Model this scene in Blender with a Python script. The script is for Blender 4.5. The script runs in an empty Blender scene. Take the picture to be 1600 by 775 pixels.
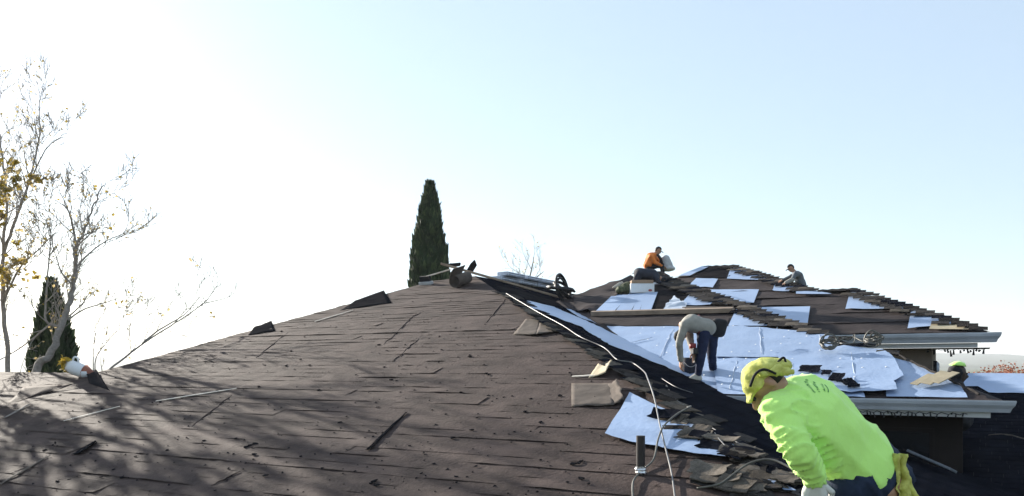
import bpy, bmesh, math, random
from mathutils import Vector, Matrix, noise, Quaternion
random.seed(7)
R = math.radians
S = bpy.context.scene
COL = S.collection

# ------------------------------------------------------------------ camera, sky, sun, exposure
HC = 5.2                     # camera height over the garden
FPX = 1250.0                 # focal length in pixels of a 1600 wide picture
HOR = 572.0                  # row of the horizon
cam = bpy.data.objects.new('camera', bpy.data.cameras.new('camera'))
COL.objects.link(cam)
cam.location = (0, 0, HC)
cam.rotation_euler = (R(90), 0, 0)
cam.data.sensor_width = 36
cam.data.lens = 36 * FPX / 1600
cam.data.shift_y = (HOR - 387.5) / 1600
cam.data.clip_start = 0.05
cam.data.clip_end = 20000
S.camera = cam

SUN = Vector((-0.92, 1.0, 0.46)).normalized()      # towards the sun
S.world = bpy.data.worlds.new('World')
S.world.use_nodes = True
wn = S.world.node_tree
sky = wn.nodes.new('ShaderNodeTexSky')
sky.sky_type = 'NISHITA'
sky.sun_disc = False
sky.sun_elevation = math.asin(SUN.z)
sky.sun_rotation = math.atan2(SUN.x, SUN.y)
sky.altitude = 100
sky.air_density = 1.0
sky.dust_density = 0.45
sky.ozone_density = 2.0
hazy = wn.nodes.new('ShaderNodeMix'); hazy.data_type = 'RGBA'          # the whole sky is milky with thin high haze
hazy.inputs[0].default_value = 0.5
hazy.inputs[7].default_value = (4.0, 4.8, 5.5, 1)
wn.links.new(sky.outputs[0], hazy.inputs[6]); wn.links.new(hazy.outputs[2], wn.nodes['Background'].inputs[0])
wn.nodes['Background'].inputs[1].default_value = 0.077
sun = bpy.data.objects.new('sun', bpy.data.lights.new('sun', 'SUN'))
COL.objects.link(sun)
sun.data.energy = 5.0
sun.data.angle = R(0.55)
sun.data.color = (1.0, 0.93, 0.82)
sun.rotation_euler = SUN.to_track_quat('Z', 'Y').to_euler()
sun.location = (-20, 30, 20)
S.view_settings.view_transform = 'Standard'
S.view_settings.look = 'None'
S.view_settings.gamma = 1
S.view_settings.use_curve_mapping = False
S.view_settings.exposure = 1.43
S.cycles.max_bounces = 6
S.cycles.volume_bounces = 0

# ------------------------------------------------------------------ materials
def mat(name, col, rough=0.7, var=0.25, scale=6.0, bump=0.0, bscale=40.0, spec=0.4, metal=0.0, rnd=0.0, col2=None,
        stretch=(1, 1, 1), sheen=0.0, trans=0.0, fine=0.0):
    m = bpy.data.materials.new(name)
    m.use_nodes = True
    nt = m.node_tree; N = nt.nodes; L = nt.links
    b = N['Principled BSDF']
    tc = N.new('ShaderNodeTexCoord'); mp = N.new('ShaderNodeMapping'); mp.inputs['Scale'].default_value = stretch
    L.new(tc.outputs['Object'], mp.inputs[0])
    nz = N.new('ShaderNodeTexNoise'); nz.inputs['Scale'].default_value = scale
    nz.inputs['Detail'].default_value = 6; nz.inputs['Roughness'].default_value = 0.62
    L.new(mp.outputs[0], nz.inputs['Vector'])
    rp = N.new('ShaderNodeValToRGB')
    c2 = col2 or tuple(min(1, c * (1 + var)) for c in col)
    c1 = tuple(c * (1 - var) for c in col)
    rp.color_ramp.elements[0].position = 0.3; rp.color_ramp.elements[1].position = 0.72
    rp.color_ramp.elements[0].color = (*c1, 1); rp.color_ramp.elements[1].color = (*c2, 1)
    L.new(nz.outputs[0], rp.inputs[0])
    out = rp.outputs[0]
    if fine:                                        # grit
        n2 = N.new('ShaderNodeTexNoise'); n2.inputs['Scale'].default_value = 160; n2.inputs['Detail'].default_value = 2
        L.new(mp.outputs[0], n2.inputs['Vector'])
        mr = N.new('ShaderNodeMapRange'); mr.inputs[1].default_value = 0.3; mr.inputs[2].default_value = 0.7
        mr.inputs[3].default_value = 1 - fine; mr.inputs[4].default_value = 1 + fine
        L.new(n2.outputs[0], mr.inputs[0])
        mx = N.new('ShaderNodeVectorMath'); mx.operation = 'SCALE'
        L.new(out, mx.inputs[0]); L.new(mr.outputs[0], mx.inputs['Scale']); out = mx.outputs[0]
    if rnd:
        oi = N.new('ShaderNodeObjectInfo'); mr = N.new('ShaderNodeMapRange')
        mr.inputs[3].default_value = 1 - rnd; mr.inputs[4].default_value = 1 + rnd
        L.new(oi.outputs['Random'], mr.inputs[0])
        mx = N.new('ShaderNodeVectorMath'); mx.operation = 'SCALE'
        L.new(out, mx.inputs[0]); L.new(mr.outputs[0], mx.inputs['Scale']); out = mx.outputs[0]
    L.new(out, b.inputs['Base Color'])
    b.inputs['Roughness'].default_value = rough
    b.inputs['Specular IOR Level'].default_value = spec
    b.inputs['Metallic'].default_value = metal
    if sheen:
        b.inputs['Sheen Weight'].default_value = sheen; b.inputs['Sheen Roughness'].default_value = 0.5
    if bump:
        n3 = N.new('ShaderNodeTexNoise'); n3.inputs['Scale'].default_value = bscale; n3.inputs['Detail'].default_value = 5
        L.new(mp.outputs[0], n3.inputs['Vector'])
        bp = N.new('ShaderNodeBump'); bp.inputs['Strength'].default_value = bump; bp.inputs['Distance'].default_value = 0.02
        L.new(n3.outputs[0], bp.inputs['Height']); L.new(bp.outputs[0], b.inputs['Normal'])
    if trans:
        tr = N.new('ShaderNodeBsdfTranslucent'); L.new(out, tr.inputs['Color'])
        ms = N.new('ShaderNodeMixShader'); ms.inputs[0].default_value = trans
        L.new(b.outputs[0], ms.inputs[1]); L.new(tr.outputs[0], ms.inputs[2])
        L.new(ms.outputs[0], N['Material Output'].inputs[0])
    return m

M = {}
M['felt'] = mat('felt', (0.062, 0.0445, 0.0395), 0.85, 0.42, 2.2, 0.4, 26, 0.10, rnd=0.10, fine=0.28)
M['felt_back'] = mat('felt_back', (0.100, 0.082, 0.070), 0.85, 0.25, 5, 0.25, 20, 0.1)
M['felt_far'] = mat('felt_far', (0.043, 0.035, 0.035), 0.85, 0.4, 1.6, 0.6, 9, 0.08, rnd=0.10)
M['felt_black'] = mat('felt_black', (0.020, 0.019, 0.021), 0.95, 0.35, 3, 0.4, 14, 0.0)
M['deck'] = mat('deck', (0.03, 0.026, 0.025), 0.8, 0.3, 3)
M['foil'] = mat('foil', (0.275, 0.36, 0.52), 0.40, 0.07, 2.0, 0.3, 16, 0.4, rnd=0.06)
M['foil_crinkle'] = mat('foil_crinkle', (0.45, 0.50, 0.58), 0.33, 0.08, 6.0, 0.8, 11, 0.6)
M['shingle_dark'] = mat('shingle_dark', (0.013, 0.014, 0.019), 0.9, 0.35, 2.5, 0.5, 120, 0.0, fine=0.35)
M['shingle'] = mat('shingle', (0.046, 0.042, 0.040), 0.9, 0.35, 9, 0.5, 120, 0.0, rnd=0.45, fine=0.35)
M['shingle_old'] = mat('shingle_old', (0.115, 0.10, 0.085), 0.9, 0.4, 12, 0.5, 120, 0.0, rnd=0.4, fine=0.35)
M['gutter'] = mat('gutter', (0.46, 0.49, 0.53), 0.45, 0.16, 2.2, 0.08, 5, 0.4, fine=.05)
M['trim'] = mat('trim', (0.62, 0.63, 0.63), 0.6, 0.08, 3)
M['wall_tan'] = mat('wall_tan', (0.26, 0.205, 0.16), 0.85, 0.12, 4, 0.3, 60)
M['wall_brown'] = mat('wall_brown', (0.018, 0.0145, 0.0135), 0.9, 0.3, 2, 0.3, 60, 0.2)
M['glass'] = mat('glass', (0.012, 0.013, 0.015), 0.12, 0.1, 2, spec=0.5)
M['pipe'] = mat('pipe', (0.022, 0.017, 0.017), 0.55, 0.3, 9)
M['metal'] = mat('metal', (0.72, 0.72, 0.72), 0.35, 0.12, 20, 0.6, 30, metal=0.9)
M['wood'] = mat('wood', (0.30, 0.225, 0.165), 0.75, 0.3, 3, 0.2, 20, stretch=(1, 1, 1))
M['wood_pale'] = mat('wood_pale', (0.62, 0.56, 0.48), 0.75, 0.25, 8)
M['card'] = mat('card', (0.30, 0.20, 0.13), 0.85, 0.2, 8)
M['tan_board'] = mat('tan_board', (0.33, 0.28, 0.19), 0.8, 0.25, 6)
M['white'] = mat('white', (0.74, 0.75, 0.76), 0.45, 0.06, 6)
M['red'] = mat('red', (0.35, 0.05, 0.05), 0.5, 0.15, 6)
M['rust'] = mat('rust', (0.30, 0.11, 0.07), 0.6, 0.2, 12)
M['wrap'] = mat('wrap', (0.50, 0.55, 0.64), 0.35, 0.35, 9, 0.4, 20)
M['wrap_print'] = mat('wrap_print', (0.07, 0.09, 0.14), 0.4, 0.4, 20)
M['rubber'] = mat('rubber', (0.018, 0.018, 0.02), 0.55, 0.3, 6)
M['hose_grey'] = mat('hose_grey', (0.14, 0.135, 0.13), 0.4, 0.15, 10, spec=0.5)
M['hose_olive'] = mat('hose_olive', (0.10, 0.095, 0.08), 0.5, 0.3, 10)
M['bark'] = mat('bark', (0.19, 0.165, 0.145), 0.9, 0.35, 14, 0.6, 30)
M['bark_pale'] = mat('bark_pale', (0.30, 0.275, 0.25), 0.9, 0.3, 14, 0.5, 30)
M['leaf_pale'] = mat('leaf_pale', (0.46, 0.36, 0.17), 0.7, 0.35, 3, trans=0.6)
M['leaf_yellow'] = mat('leaf_yellow', (0.42, 0.30, 0.04), 0.6, 0.3, 3, rnd=0.2, trans=0.35)
M['leaf_brown'] = mat('leaf_brown', (0.20, 0.12, 0.055), 0.7, 0.35, 3, trans=0.3)
M['leaf_red'] = mat('leaf_red', (0.30, 0.10, 0.05), 0.7, 0.35, 1, trans=0.3)
M['cypress'] = mat('cypress', (0.030, 0.050, 0.022), 0.8, 0.5, 2.5, trans=0.15)
M['cypress_light'] = mat('cypress_light', (0.07, 0.10, 0.04), 0.8, 0.4, 2.5, trans=0.2)
M['grass'] = mat('grass', (0.09, 0.095, 0.045), 0.95, 0.4, 0.05)
M['hill'] = mat('hill', (0.07, 0.085, 0.06), 1.0, 0.4, 0.004)
# clothing
M['neon'] = mat('neon', (0.58, 0.96, 0.24), 0.8, 0.02, 4, 0.55, 17, 0.2, sheen=0.2, stretch=(1, 1, .6))
M['neon_yellow'] = mat('neon_yellow', (0.62, 0.60, 0.12), 0.8, 0.35, 26, 0.2, 60, 0.2, col2=(0.70, 0.72, 0.22))
M['print'] = mat('print', (0.05, 0.25, 0.06), 0.8, 0.1, 8)
M['jeans'] = mat('jeans', (0.022, 0.032, 0.062), 0.85, 0.35, 10, 0.2, 200, 0.2)
M['jeans_blue'] = mat('jeans_blue', (0.018, 0.024, 0.056), 0.85, 0.35, 10, 0.2, 200, 0.2)
M['skin'] = mat('skin', (0.42, 0.24, 0.16), 0.55, 0.12, 10)
M['skin_dark'] = mat('skin_dark', (0.05, 0.03, 0.022), 0.55, 0.12, 10)
M['glove'] = mat('glove', (0.66, 0.66, 0.64), 0.7, 0.12, 16, 0.2, 60)
M['black_cloth'] = mat('black_cloth', (0.014, 0.014, 0.017), 0.85, 0.3, 6)
M['navy_cloth'] = mat('navy_cloth', (0.022, 0.026, 0.040), 0.85, 0.3, 6)
M['orange'] = mat('orange', (0.72, 0.20, 0.035), 0.75, 0.12, 6)
M['grey_cloth'] = mat('grey_cloth', (0.12, 0.135, 0.15), 0.85, 0.25, 8)
M['pale_cloth'] = mat('pale_cloth', (0.30, 0.285, 0.25), 0.85, 0.2, 8)
M['light_grey'] = mat('light_grey', (0.42, 0.43, 0.44), 0.7, 0.15, 8)
M['olive'] = mat('olive', (0.09, 0.10, 0.055), 0.85, 0.6, 14)
M['maroon'] = mat('maroon', (0.16, 0.045, 0.05), 0.8, 0.4, 14)
M['shoe'] = mat('shoe', (0.46, 0.43, 0.37), 0.7, 0.2, 14)
M['hair'] = mat('hair', (0.015, 0.012, 0.010), 0.6, 0.3, 40)

# ------------------------------------------------------------------ object helpers
def tag(o, label=None, cat=None, group=None, kind=None):
    if label: o['label'] = label
    if cat: o['category'] = cat
    if group: o['group'] = group
    if kind: o['kind'] = kind
    return o
def world_loc(o):
    p = Vector((0, 0, 0))
    while o: p += o.location; o = o.parent
    return p
def empty(name, loc, label, cat, group=None):
    o = bpy.data.objects.new(name, None); COL.objects.link(o)
    o.location = loc; o.empty_display_size = 0.2
    return tag(o, label, cat, group)
def add(name, vf, m, parent=None, smooth=False, base=True):
    """one mesh object from world-space verts; origin = the parent's, or its own base"""
    v, f = vf
    if parent: org = world_loc(parent)
    elif base and v:
        org = Vector((sum(p[0] for p in v) / len(v), sum(p[1] for p in v) / len(v), min(p[2] for p in v)))
    else: org = Vector((0, 0, 0))
    me = bpy.data.meshes.new(name)
    me.from_pydata([(p[0] - org.x, p[1] - org.y, p[2] - org.z) for p in v], [], f)
    if smooth: me.polygons.foreach_set('use_smooth', [True] * len(me.polygons))
    ms = m if isinstance(m, (list, tuple)) else [m]
    for q in ms: me.materials.append(M[q])
    me.update()
    o = bpy.data.objects.new(name, me); COL.objects.link(o)
    if parent: o.parent = parent
    else: o.location = org
    return o
def inst(name, src, mw, parent):
    """another object with src's mesh, at world matrix mw under parent"""
    o = bpy.data.objects.new(name, src.data if hasattr(src, 'data') else src); COL.objects.link(o)
    if parent:
        o.parent = parent; mw = Matrix.Translation(-world_loc(parent)) @ mw
    o.matrix_basis = mw
    return o
def join(*vfs):
    V, Fc = [], []
    for v, f in vfs:
        n = len(V); V += list(v); Fc += [tuple(i + n for i in q) for q in f]
    return V, Fc
def box(c, ax, ay, az):
    """box from centre and three half axes (vectors)"""
    c = Vector(c); ax = Vector(ax); ay = Vector(ay); az = Vector(az)
    v = [c + ax * i + ay * j + az * k for k in (-1, 1) for j in (-1, 1) for i in (-1, 1)]
    f = [(0, 2, 3, 1), (4, 5, 7, 6), (0, 1, 5, 4), (2, 6, 7, 3), (0, 4, 6, 2), (1, 3, 7, 5)]
    return v, f
def bevel_box(c, ax, ay, az, r=0.01):
    v, f = box(c, ax, ay, az)
    bm = bmesh.new(); bv = [bm.verts.new(p) for p in v]
    for q in f: bm.faces.new([bv[i] for i in q])
    bmesh.ops.bevel(bm, geom=list(bm.edges), offset=r, segments=2, affect='EDGES', profile=0.5)
    return from_bm(bm)
def from_bm(bm):
    bm.verts.index_update()
    v = [p.co.copy() for p in bm.verts]; f = [tuple(q.index for q in p.verts) for p in bm.faces]
    bm.free(); return v, f
def tube(pts, rad, n=8, caps=True):
    """swept tube along world points; rad a number or list"""
    pts = [Vector(p) for p in pts]
    rad = rad if isinstance(rad, (list, tuple)) else [rad] * len(pts)
    V, Fc = [], []; prev = None
    for i, p in enumerate(pts):
        d = (pts[min(i + 1, len(pts) - 1)] - pts[max(i - 1, 0)])
        d = d.normalized() if d.length > 1e-9 else Vector((0, 0, 1))
        if prev is None:
            x = d.orthogonal().normalized()
        else:
            x = prev - d * prev.dot(d)
            x = x.normalized() if x.length > 1e-6 else d.orthogonal().normalized()
        prev = x; y = d.cross(x)
        for k in range(n):
            a = 2 * math.pi * k / n
            V.append(p + (x * math.cos(a) + y * math.sin(a)) * rad[i])
    for i in range(len(pts) - 1):
        for k in range(n):
            Fc.append((i * n + k, i * n + (k + 1) % n, (i + 1) * n + (k + 1) % n, (i + 1) * n + k))
    if caps:
        Fc.append(tuple(range(n - 1, -1, -1))); Fc.append(tuple((len(pts) - 1) * n + k for k in range(n)))
    return V, Fc
def spline(pts, sub=6):
    pts = [Vector(p) for p in pts]; out = []
    for i in range(len(pts) - 1):
        p0 = pts[max(i - 1, 0)]; p1 = pts[i]; p2 = pts[i + 1]; p3 = pts[min(i + 2, len(pts) - 1)]
        for k in range(sub):
            t = k / sub
            out.append(0.5 * ((2 * p1) + (p2 - p0) * t + (2 * p0 - 5 * p1 + 4 * p2 - p3) * t * t + (3 * p1 - p0 - 3 * p2 + p3) * t ** 3))
    out.append(pts[-1]); return out
def ray(x, y): return Vector(((x - 800) / FPX, 1.0, (HOR - y) / FPX))
def at(x, y, Y): return Vector((0, 0, HC)) + ray(x, y) * Y      # a sight line of the photograph, Y metres out

# ------------------------------------------------------------------ roof planes (4-in-12 style pitch, wings square to each other)
T = 0.30
ANG = R(30)
U2 = Vector((math.sin(ANG), math.cos(ANG)))          # level direction up the camera-facing slopes
V2 = Vector((math.cos(ANG), -math.sin(ANG)))         # level direction along their courses
class Plane:
    def __init__(s, up, p, T=T):
        s.up = up; s.g = up * T; s.k = p.z - s.g.dot(p.xy)
        s.e1 = Vector((up.y, -up.x, 0))              # along the courses (to the right when looking up the slope)
        s.e2 = Vector((up.x, up.y, T)).normalized()
        s.n = s.e1.cross(s.e2)
        s.o = p.copy()
    def z(s, x, y): return s.k + s.g.x * x + s.g.y * y
    def hit(s, x, y, h=0.0):
        r = ray(x, y); Y = (s.k - HC) / (r.z - s.g.dot(r.xy))
        return Vector((0, 0, HC)) + r * Y + s.n * h
    def ab(s, p): d = p - s.o; return (d.dot(s.e1), d.dot(s.e2))
    def pt(s, a, b, h=0.0): return s.o + s.e1 * a + s.e2 * b + s.n * h
    def px(s, x, y): return s.ab(s.hit(x, y))
PA = Plane(U2, at(1001, 745, 6.8))
PEAK = PA.hit(742, 432)
QQ0 = PA.hit(1250, 765)
TB = (PEAK.z - QQ0.z) / V2.dot((QQ0 - PEAK).xy)
PB = Plane(-V2, PEAK, TB)
VAL = PB.hit(1060, 570)
VAL = at(1060, 570, VAL.y * 0.965)
PC = Plane(U2, VAL)
PE = Plane(U2, at(1548, 520, 14.2))
PF = Plane(U2, at(1560, 584.5, 13.4))

def clip(poly, axis, lim, keep_less):
    out = []
    for i, p in enumerate(poly):
        q = poly[(i + 1) % len(poly)]
        pi = (p[axis] <= lim) == keep_less or p[axis] == lim
        qi = (q[axis] <= lim) == keep_less or q[axis] == lim
        if pi: out.append(p)
        if pi != qi:
            t = (lim - p[axis]) / (q[axis] - p[axis])
            r = [p[0] + (q[0] - p[0]) * t, p[1] + (q[1] - p[1]) * t]; r[axis] = lim; out.append(tuple(r))
    return out
def sheet_vf(pl, poly, hf, cell=0.12, cell_b=None):
    """a thin sheet on plane pl filling poly (plane coords); hf(a,b) its height over the deck"""
    cb = cell_b or cell
    a0 = min(p[0] for p in poly); a1 = max(p[0] for p in poly); b0 = min(p[1] for p in poly); b1 = max(p[1] for p in poly)
    V, Fc, idx = [], [], {}
    def vid(p):
        k = (round(p[0], 4), round(p[1], 4))
        if k not in idx:
            idx[k] = len(V); V.append(pl.pt(p[0], p[1], hf(p[0], p[1])))
        return idx[k]
    nb = max(1, math.ceil((b1 - b0) / cb)); na = max(1, math.ceil((a1 - a0) / cell))
    for j in range(nb):
        y0 = b0 + (b1 - b0) * j / nb; y1 = b0 + (b1 - b0) * (j + 1) / nb
        row = clip(clip(poly, 1, y0, False), 1, y1, True)
        if len(row) < 3: continue
        for i in range(na):
            x0 = a0 + (a1 - a0) * i / na; x1 = a0 + (a1 - a0) * (i + 1) / na
            c = clip(clip(row, 0, x0, False), 0, x1, True)
            if len(c) < 3: continue
            ids = []
            for p in c:
                q = vid(p)
                if not ids or ids[-1] != q: ids.append(q)
            if len(ids) > 2 and ids[0] == ids[-1]: ids.pop()
            if len(set(ids)) == len(ids) and len(ids) > 2: Fc.append(tuple(ids))
    return V, Fc
def nz(x, y, z=0.0): return noise.noise(Vector((x, y, z)))

# ------------------------------------------------------------------ the house
house = empty('house', (2, 12, 0), 'low hip roofed house being re-roofed, brown felt and white underlayment showing', 'house')
def slab(pl, poly_ab, th=0.12, h=-0.004):
    top = [pl.pt(a, b, h) for a, b in poly_ab]; bot = [p - Vector((0, 0, th)) for p in top]; n = len(top)
    return top + bot, [tuple(range(n)), tuple(range(2 * n - 1, n - 1, -1))] + [(i, n + i, n + (i + 1) % n, (i + 1) % n) for i in range(n)]

# --- face A: brown felt, camera side of the near wing
LHIP = PA.hit(150, 583)
hipdir = (QQ0 - PEAK).normalized()
QQ = QQ0 + hipdir * 2.4
pa = PA.ab
aP, aL, aQ = pa(PEAK), pa(LHIP), pa(QQ)
SHO = PA.hit(674, 440)                       # the hip meets a short level ridge just left of the peak
polyA = [aP, pa(SHO), aL, (aL[0] - 6.0, aL[1]), (aL[0] - 6.0, aQ[1]), aQ]
polyA = polyA[::-1]
roofA = add('roof_face', slab(PA, polyA), 'deck', house)
roofA['label'] = 'broad brown felt covered roof face with nail holes and wrinkles'
row = 0.205
b = aQ[1]; k = 0
srnd = random.Random(3)
while b < aP[1]:
    band = clip(clip(polyA, 1, b, False), 1, min(b + row + 0.06, aP[1]), True)
    if len(band) >= 3:
        a0 = min(p[0] for p in band); a1 = max(p[0] for p in band)
        cuts = [a0]; x = a0 + srnd.uniform(1.5, 24)
        while x < a1 - 0.8: cuts.append(x); x += srnd.uniform(12, 22)
        cuts.append(a1)
        for i in range(len(cuts) - 1):
            sub = clip(clip(band, 0, cuts[i], False), 0, cuts[i + 1] + (0.10 if i < len(cuts) - 2 else 0), True)
            if len(sub) < 3: continue
            c0, c1 = cuts[i], cuts[i + 1]; sd = srnd.uniform(0, 99); bb = b; lift = srnd.choice((0.001, 0.0015, 0.002, 0.003, 0.004, 0.009))
            last = i == len(cuts) - 2
            def hf(a, q, c0=c0, c1=c1, sd=sd, bb=bb, lift=lift, last=last):
                t = (q - bb) / (row + 0.06)
                h = 0.006 + lift * max(0, 1 - t * 1.6) ** 1.5 * (0.7 + 0.6 * nz(a * 1.7, sd))
                h += 0.010 * nz(a * 1.1, q * 2.2, sd) + 0.006 * nz(a * 4.1, q * 1.6, sd + 5) + 0.003 * nz(a * 9, q * 7, sd)
                r = nz(a * 2.2 + q * 1.3, q * 0.8 - a * .5, sd + 9)                  # odd sharp wrinkles
                h += 0.016 * max(0, 1 - abs(r) * 7) * max(0, nz(a * .5, q * .5, 4.2) + .05)
                if not last: h += 0.003 + 0.012 * max(0, 1 - abs(c1 + .1 - a) / 0.10) * max(0, .4 + nz(q * 3, sd))
                return max(h, 0.003)
            add('felt_strip', sheet_vf(PA, sub, hf, 0.085, 0.07), 'felt', roofA, True)
    b += row; k += 1

# far sides of that wing (fall away from the photograph)
dn = Vector((-0.5, 0.866, 0)) * 4 - Vector((0, 0, 1.3))
le = LHIP + PA.e1 * -6
add('back_slope', ([PEAK - PA.n * .02, SHO - PA.n * .02, LHIP - PA.n * .02, LHIP + dn, SHO + dn, PEAK + dn * 1.3], [(0, 1, 4, 5), (1, 2, 3, 4)]), 'felt_far', house)
add('back_slope', ([LHIP - PA.n * .02, le - PA.n * .02, le + dn, LHIP + dn], [(0, 1, 2, 3)]), 'felt_far', house)

# --- face B: dark new shingles, in the shade, between the hip and the valley
pb = PB.ab
RB = PEAK + Vector((U2.x, U2.y, 0)) * 7.5
valdir = PB.n.cross(PC.n).normalized(); valdir = valdir if valdir.z < 0 else -valdir
GUTL = PC.hit(1135, 617)                     # where the lower eave runs into B
eaveC_b = PC.ab(PC.hit(1567, 628))[1]
VB = VAL + valdir * 2.2
low = PB.ab(QQ)
polyB = [pb(PEAK), pb(QQ), (low[0], low[1] - 4.5)] + [PB.px(*p) for p in ((1680, 820), (1560, 757), (1420, 718), (1300, 692), (1192, 643), (1128, 606), (1040, 552), (900, 480))] + [(pb(RB)[0], pb(RB)[1] - 3), pb(RB)]
xs = [p[0] for p in polyB]
# B.e1 runs towards -? keep orientation consistent
def area(p): return sum(p[i][0] * p[(i + 1) % len(p)][1] - p[(i + 1) % len(p)][0] * p[i][1] for i in range(len(p)))
if area(polyB) < 0: polyB = polyB[::-1]
roofB = add('roof_face', slab(PB, polyB), 'deck', house)
roofB['label'] = 'shaded roof face laid with new black shingles'
# all the courses of black shingles as one lapped surface, the hip row singly below
def courses(pl, poly, ex, lift, tabw, sd):
    V, Fc = [], []
    rr = random.Random(sd)
    b0 = min(p[1] for p in poly); b1 = max(p[1] for p in poly); bb = b0
    while bb < b1:
        bd = clip(clip(poly, 1, bb, False), 1, min(b1, bb + ex + 0.03), True)
        if len(bd) >= 3:
            x = min(p[0] for p in bd) - rr.uniform(0, tabw); xe = max(p[0] for p in bd)
            while x < xe:
                c = clip(clip(bd, 0, x + 0.0015, False), 0, x + tabw - 0.0015, True)
                if len(c) >= 3:
                    dz = rr.uniform(0, 0.004); n = len(V)
                    hh = [0.006 + dz + lift * (1 - (p[1] - bb) / (ex + .03)) for p in c]
                    V += [pl.pt(p[0], p[1], h) for p, h in zip(c, hh)] + [pl.pt(p[0], p[1], h - 0.006) for p, h in zip(c, hh)]
                    m = len(c)
                    Fc.append(tuple(n + i for i in range(m)))
                    Fc += [(n + i, n + m + i, n + m + (i + 1) % m, n + (i + 1) % m) for i in range(m)]
                x += tabw
        bb += ex
    return V, Fc
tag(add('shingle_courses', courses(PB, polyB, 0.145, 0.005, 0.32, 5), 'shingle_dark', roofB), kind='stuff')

# one shingle shape shared by every loose-ended shingle along the hips
def shingle_mesh(name, w, d, m, droop):
    V, Fc = [], []
    nx = 4
    for s in (0, 1):
        for j in range(2):
            for i in range(nx + 1):
                x = -w / 2 + w * i / nx
                V.append((x, -d / 2 + d * j, -droop * (i / nx) ** 2 - 0.010 * s + 0.002 * ((i * 7 + j * 3) % 3)))
    w1 = nx + 1
    for i in range(nx):
        Fc.append((i, i + 1, w1 + i + 1, w1 + i)); o = 2 * w1
        Fc.append((o + i, o + w1 + i, o + w1 + i + 1, o + i + 1))
        Fc.append((i, o + i, o + i + 1, i + 1)); Fc.append((w1 + i, w1 + i + 1, o + w1 + i + 1, o + w1 + i))
    Fc.append((0, w1, 3 * w1, 2 * w1)); Fc.append((nx, nx + 2 * w1, nx + 3 * w1, nx + w1))
    me = bpy.data.meshes.new(name); me.from_pydata(V, [], Fc); me.materials.append(M[m]); return me
SH = [shingle_mesh('shingle', .34, .19, 'shingle', .006), shingle_mesh('shingle', .30, .18, 'shingle', .014),
      shingle_mesh('shingle', .36, .20, 'shingle_old', .02), shingle_mesh('shingle', .34, .19, 'shingle_dark', .012)]
def lay(pl, a, b, h, parent, me, rz=0.0, tilt=0.0, flip=False):
    e1, e2, n = pl.e1, pl.e2, pl.n
    q = Matrix((e1, e2, n)).transposed().to_4x4()
    mw = Matrix.Translation(pl.pt(a, b, h)) @ q @ Matrix.Rotation(rz, 4, 'Z') @ Matrix.Rotation(tilt, 4, 'X')
    if flip: mw = mw @ Matrix.Rotation(math.pi, 4, 'Z')
    return inst('shingle', me, mw, parent)
hr = random.Random(21)
# ends of B's courses sticking out over the hip above the felt of A
aQB = pb(QQ)
bb = aQB[1] + 0.05
while bb < -2.2:
    t = bb / aQB[1]
    ahip = t * aQB[0]
    sgn = -1 if aQB[0] < 0 else 1
    out = hr.uniform(-0.02, 0.16) * (1 if t > .35 else .5)
    s = sgn * (out - 0.15)
    lay(PB, ahip + s, bb, 0.026 + hr.uniform(0, .006), roofB, SH[hr.choice((0, 1, 2, 3, 3, 1))], hr.uniform(-.06, .06), hr.uniform(-.08, .08), sgn < 0)
    if hr.random() < .5:
        lay(PB, ahip + s - sgn * hr.uniform(.2, .34), bb + hr.uniform(-.03, .03), 0.038 + hr.uniform(0, .008), roofB, SH[hr.choice((0, 3, 3))], hr.uniform(-.08, .08), 0, sgn < 0)
    if hr.random() < .75:
        lay(PB, ahip + sgn * (hr.uniform(.02, .20) - .15), bb + hr.uniform(-.06, .06), 0.016 + hr.uniform(0, .03), roofB, SH[hr.choice((2, 2, 0, 3))], hr.uniform(-.35, .35), hr.uniform(-.06, .06), sgn < 0)
    bb += 0.15

# --- face C: white underlayment, between the valley and the stepped hip
CTOP = PC.hit(1022, 424); CLEFT = PC.hit(890, 463)
GUTR = PC.hit(1567, 626)
eb = PC.ab(GUTR)[1]
vlo = PC.ab(VAL + valdir * 1.9)
polyC = [PC.ab(CTOP), PC.ab(CLEFT), PC.ab(PC.hit(862, 474)), vlo, (PC.ab(GUTR)[0], eb)]
polyC = [PC.ab(CTOP), PC.ab(CLEFT), PC.ab(PC.hit(850, 478)), (PC.ab(PC.hit(1120, 617))[0] - .35, eb), (PC.ab(GUTR)[0], eb)]
if area(polyC) < 0: polyC = polyC[::-1]
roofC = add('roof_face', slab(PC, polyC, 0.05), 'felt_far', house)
roofC['label'] = 'camera facing roof slope half covered in white sheets'
# its narrow right-hand return behind the hip, and the slope falling away on the left
back = Vector((U2.x, U2.y, 0))
add('back_slope', ([CTOP - PC.n * .01, CLEFT - PC.n * .01, CLEFT + dn * .6, CTOP + dn * .6], [(0, 1, 2, 3)]), 'felt_far', house)
gr = PC.pt(PC.ab(GUTR)[0], eb)
strip = Vector((V2.x * .0 + U2.x * .35, U2.y * .35, -.0))
add('back_slope', ([CTOP - PC.n * .012, gr - PC.n * .012, gr + strip, CTOP + strip * 3 - Vector((0, 0, .02))], [(0, 1, 2, 3)]), 'felt_far', house)

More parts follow.
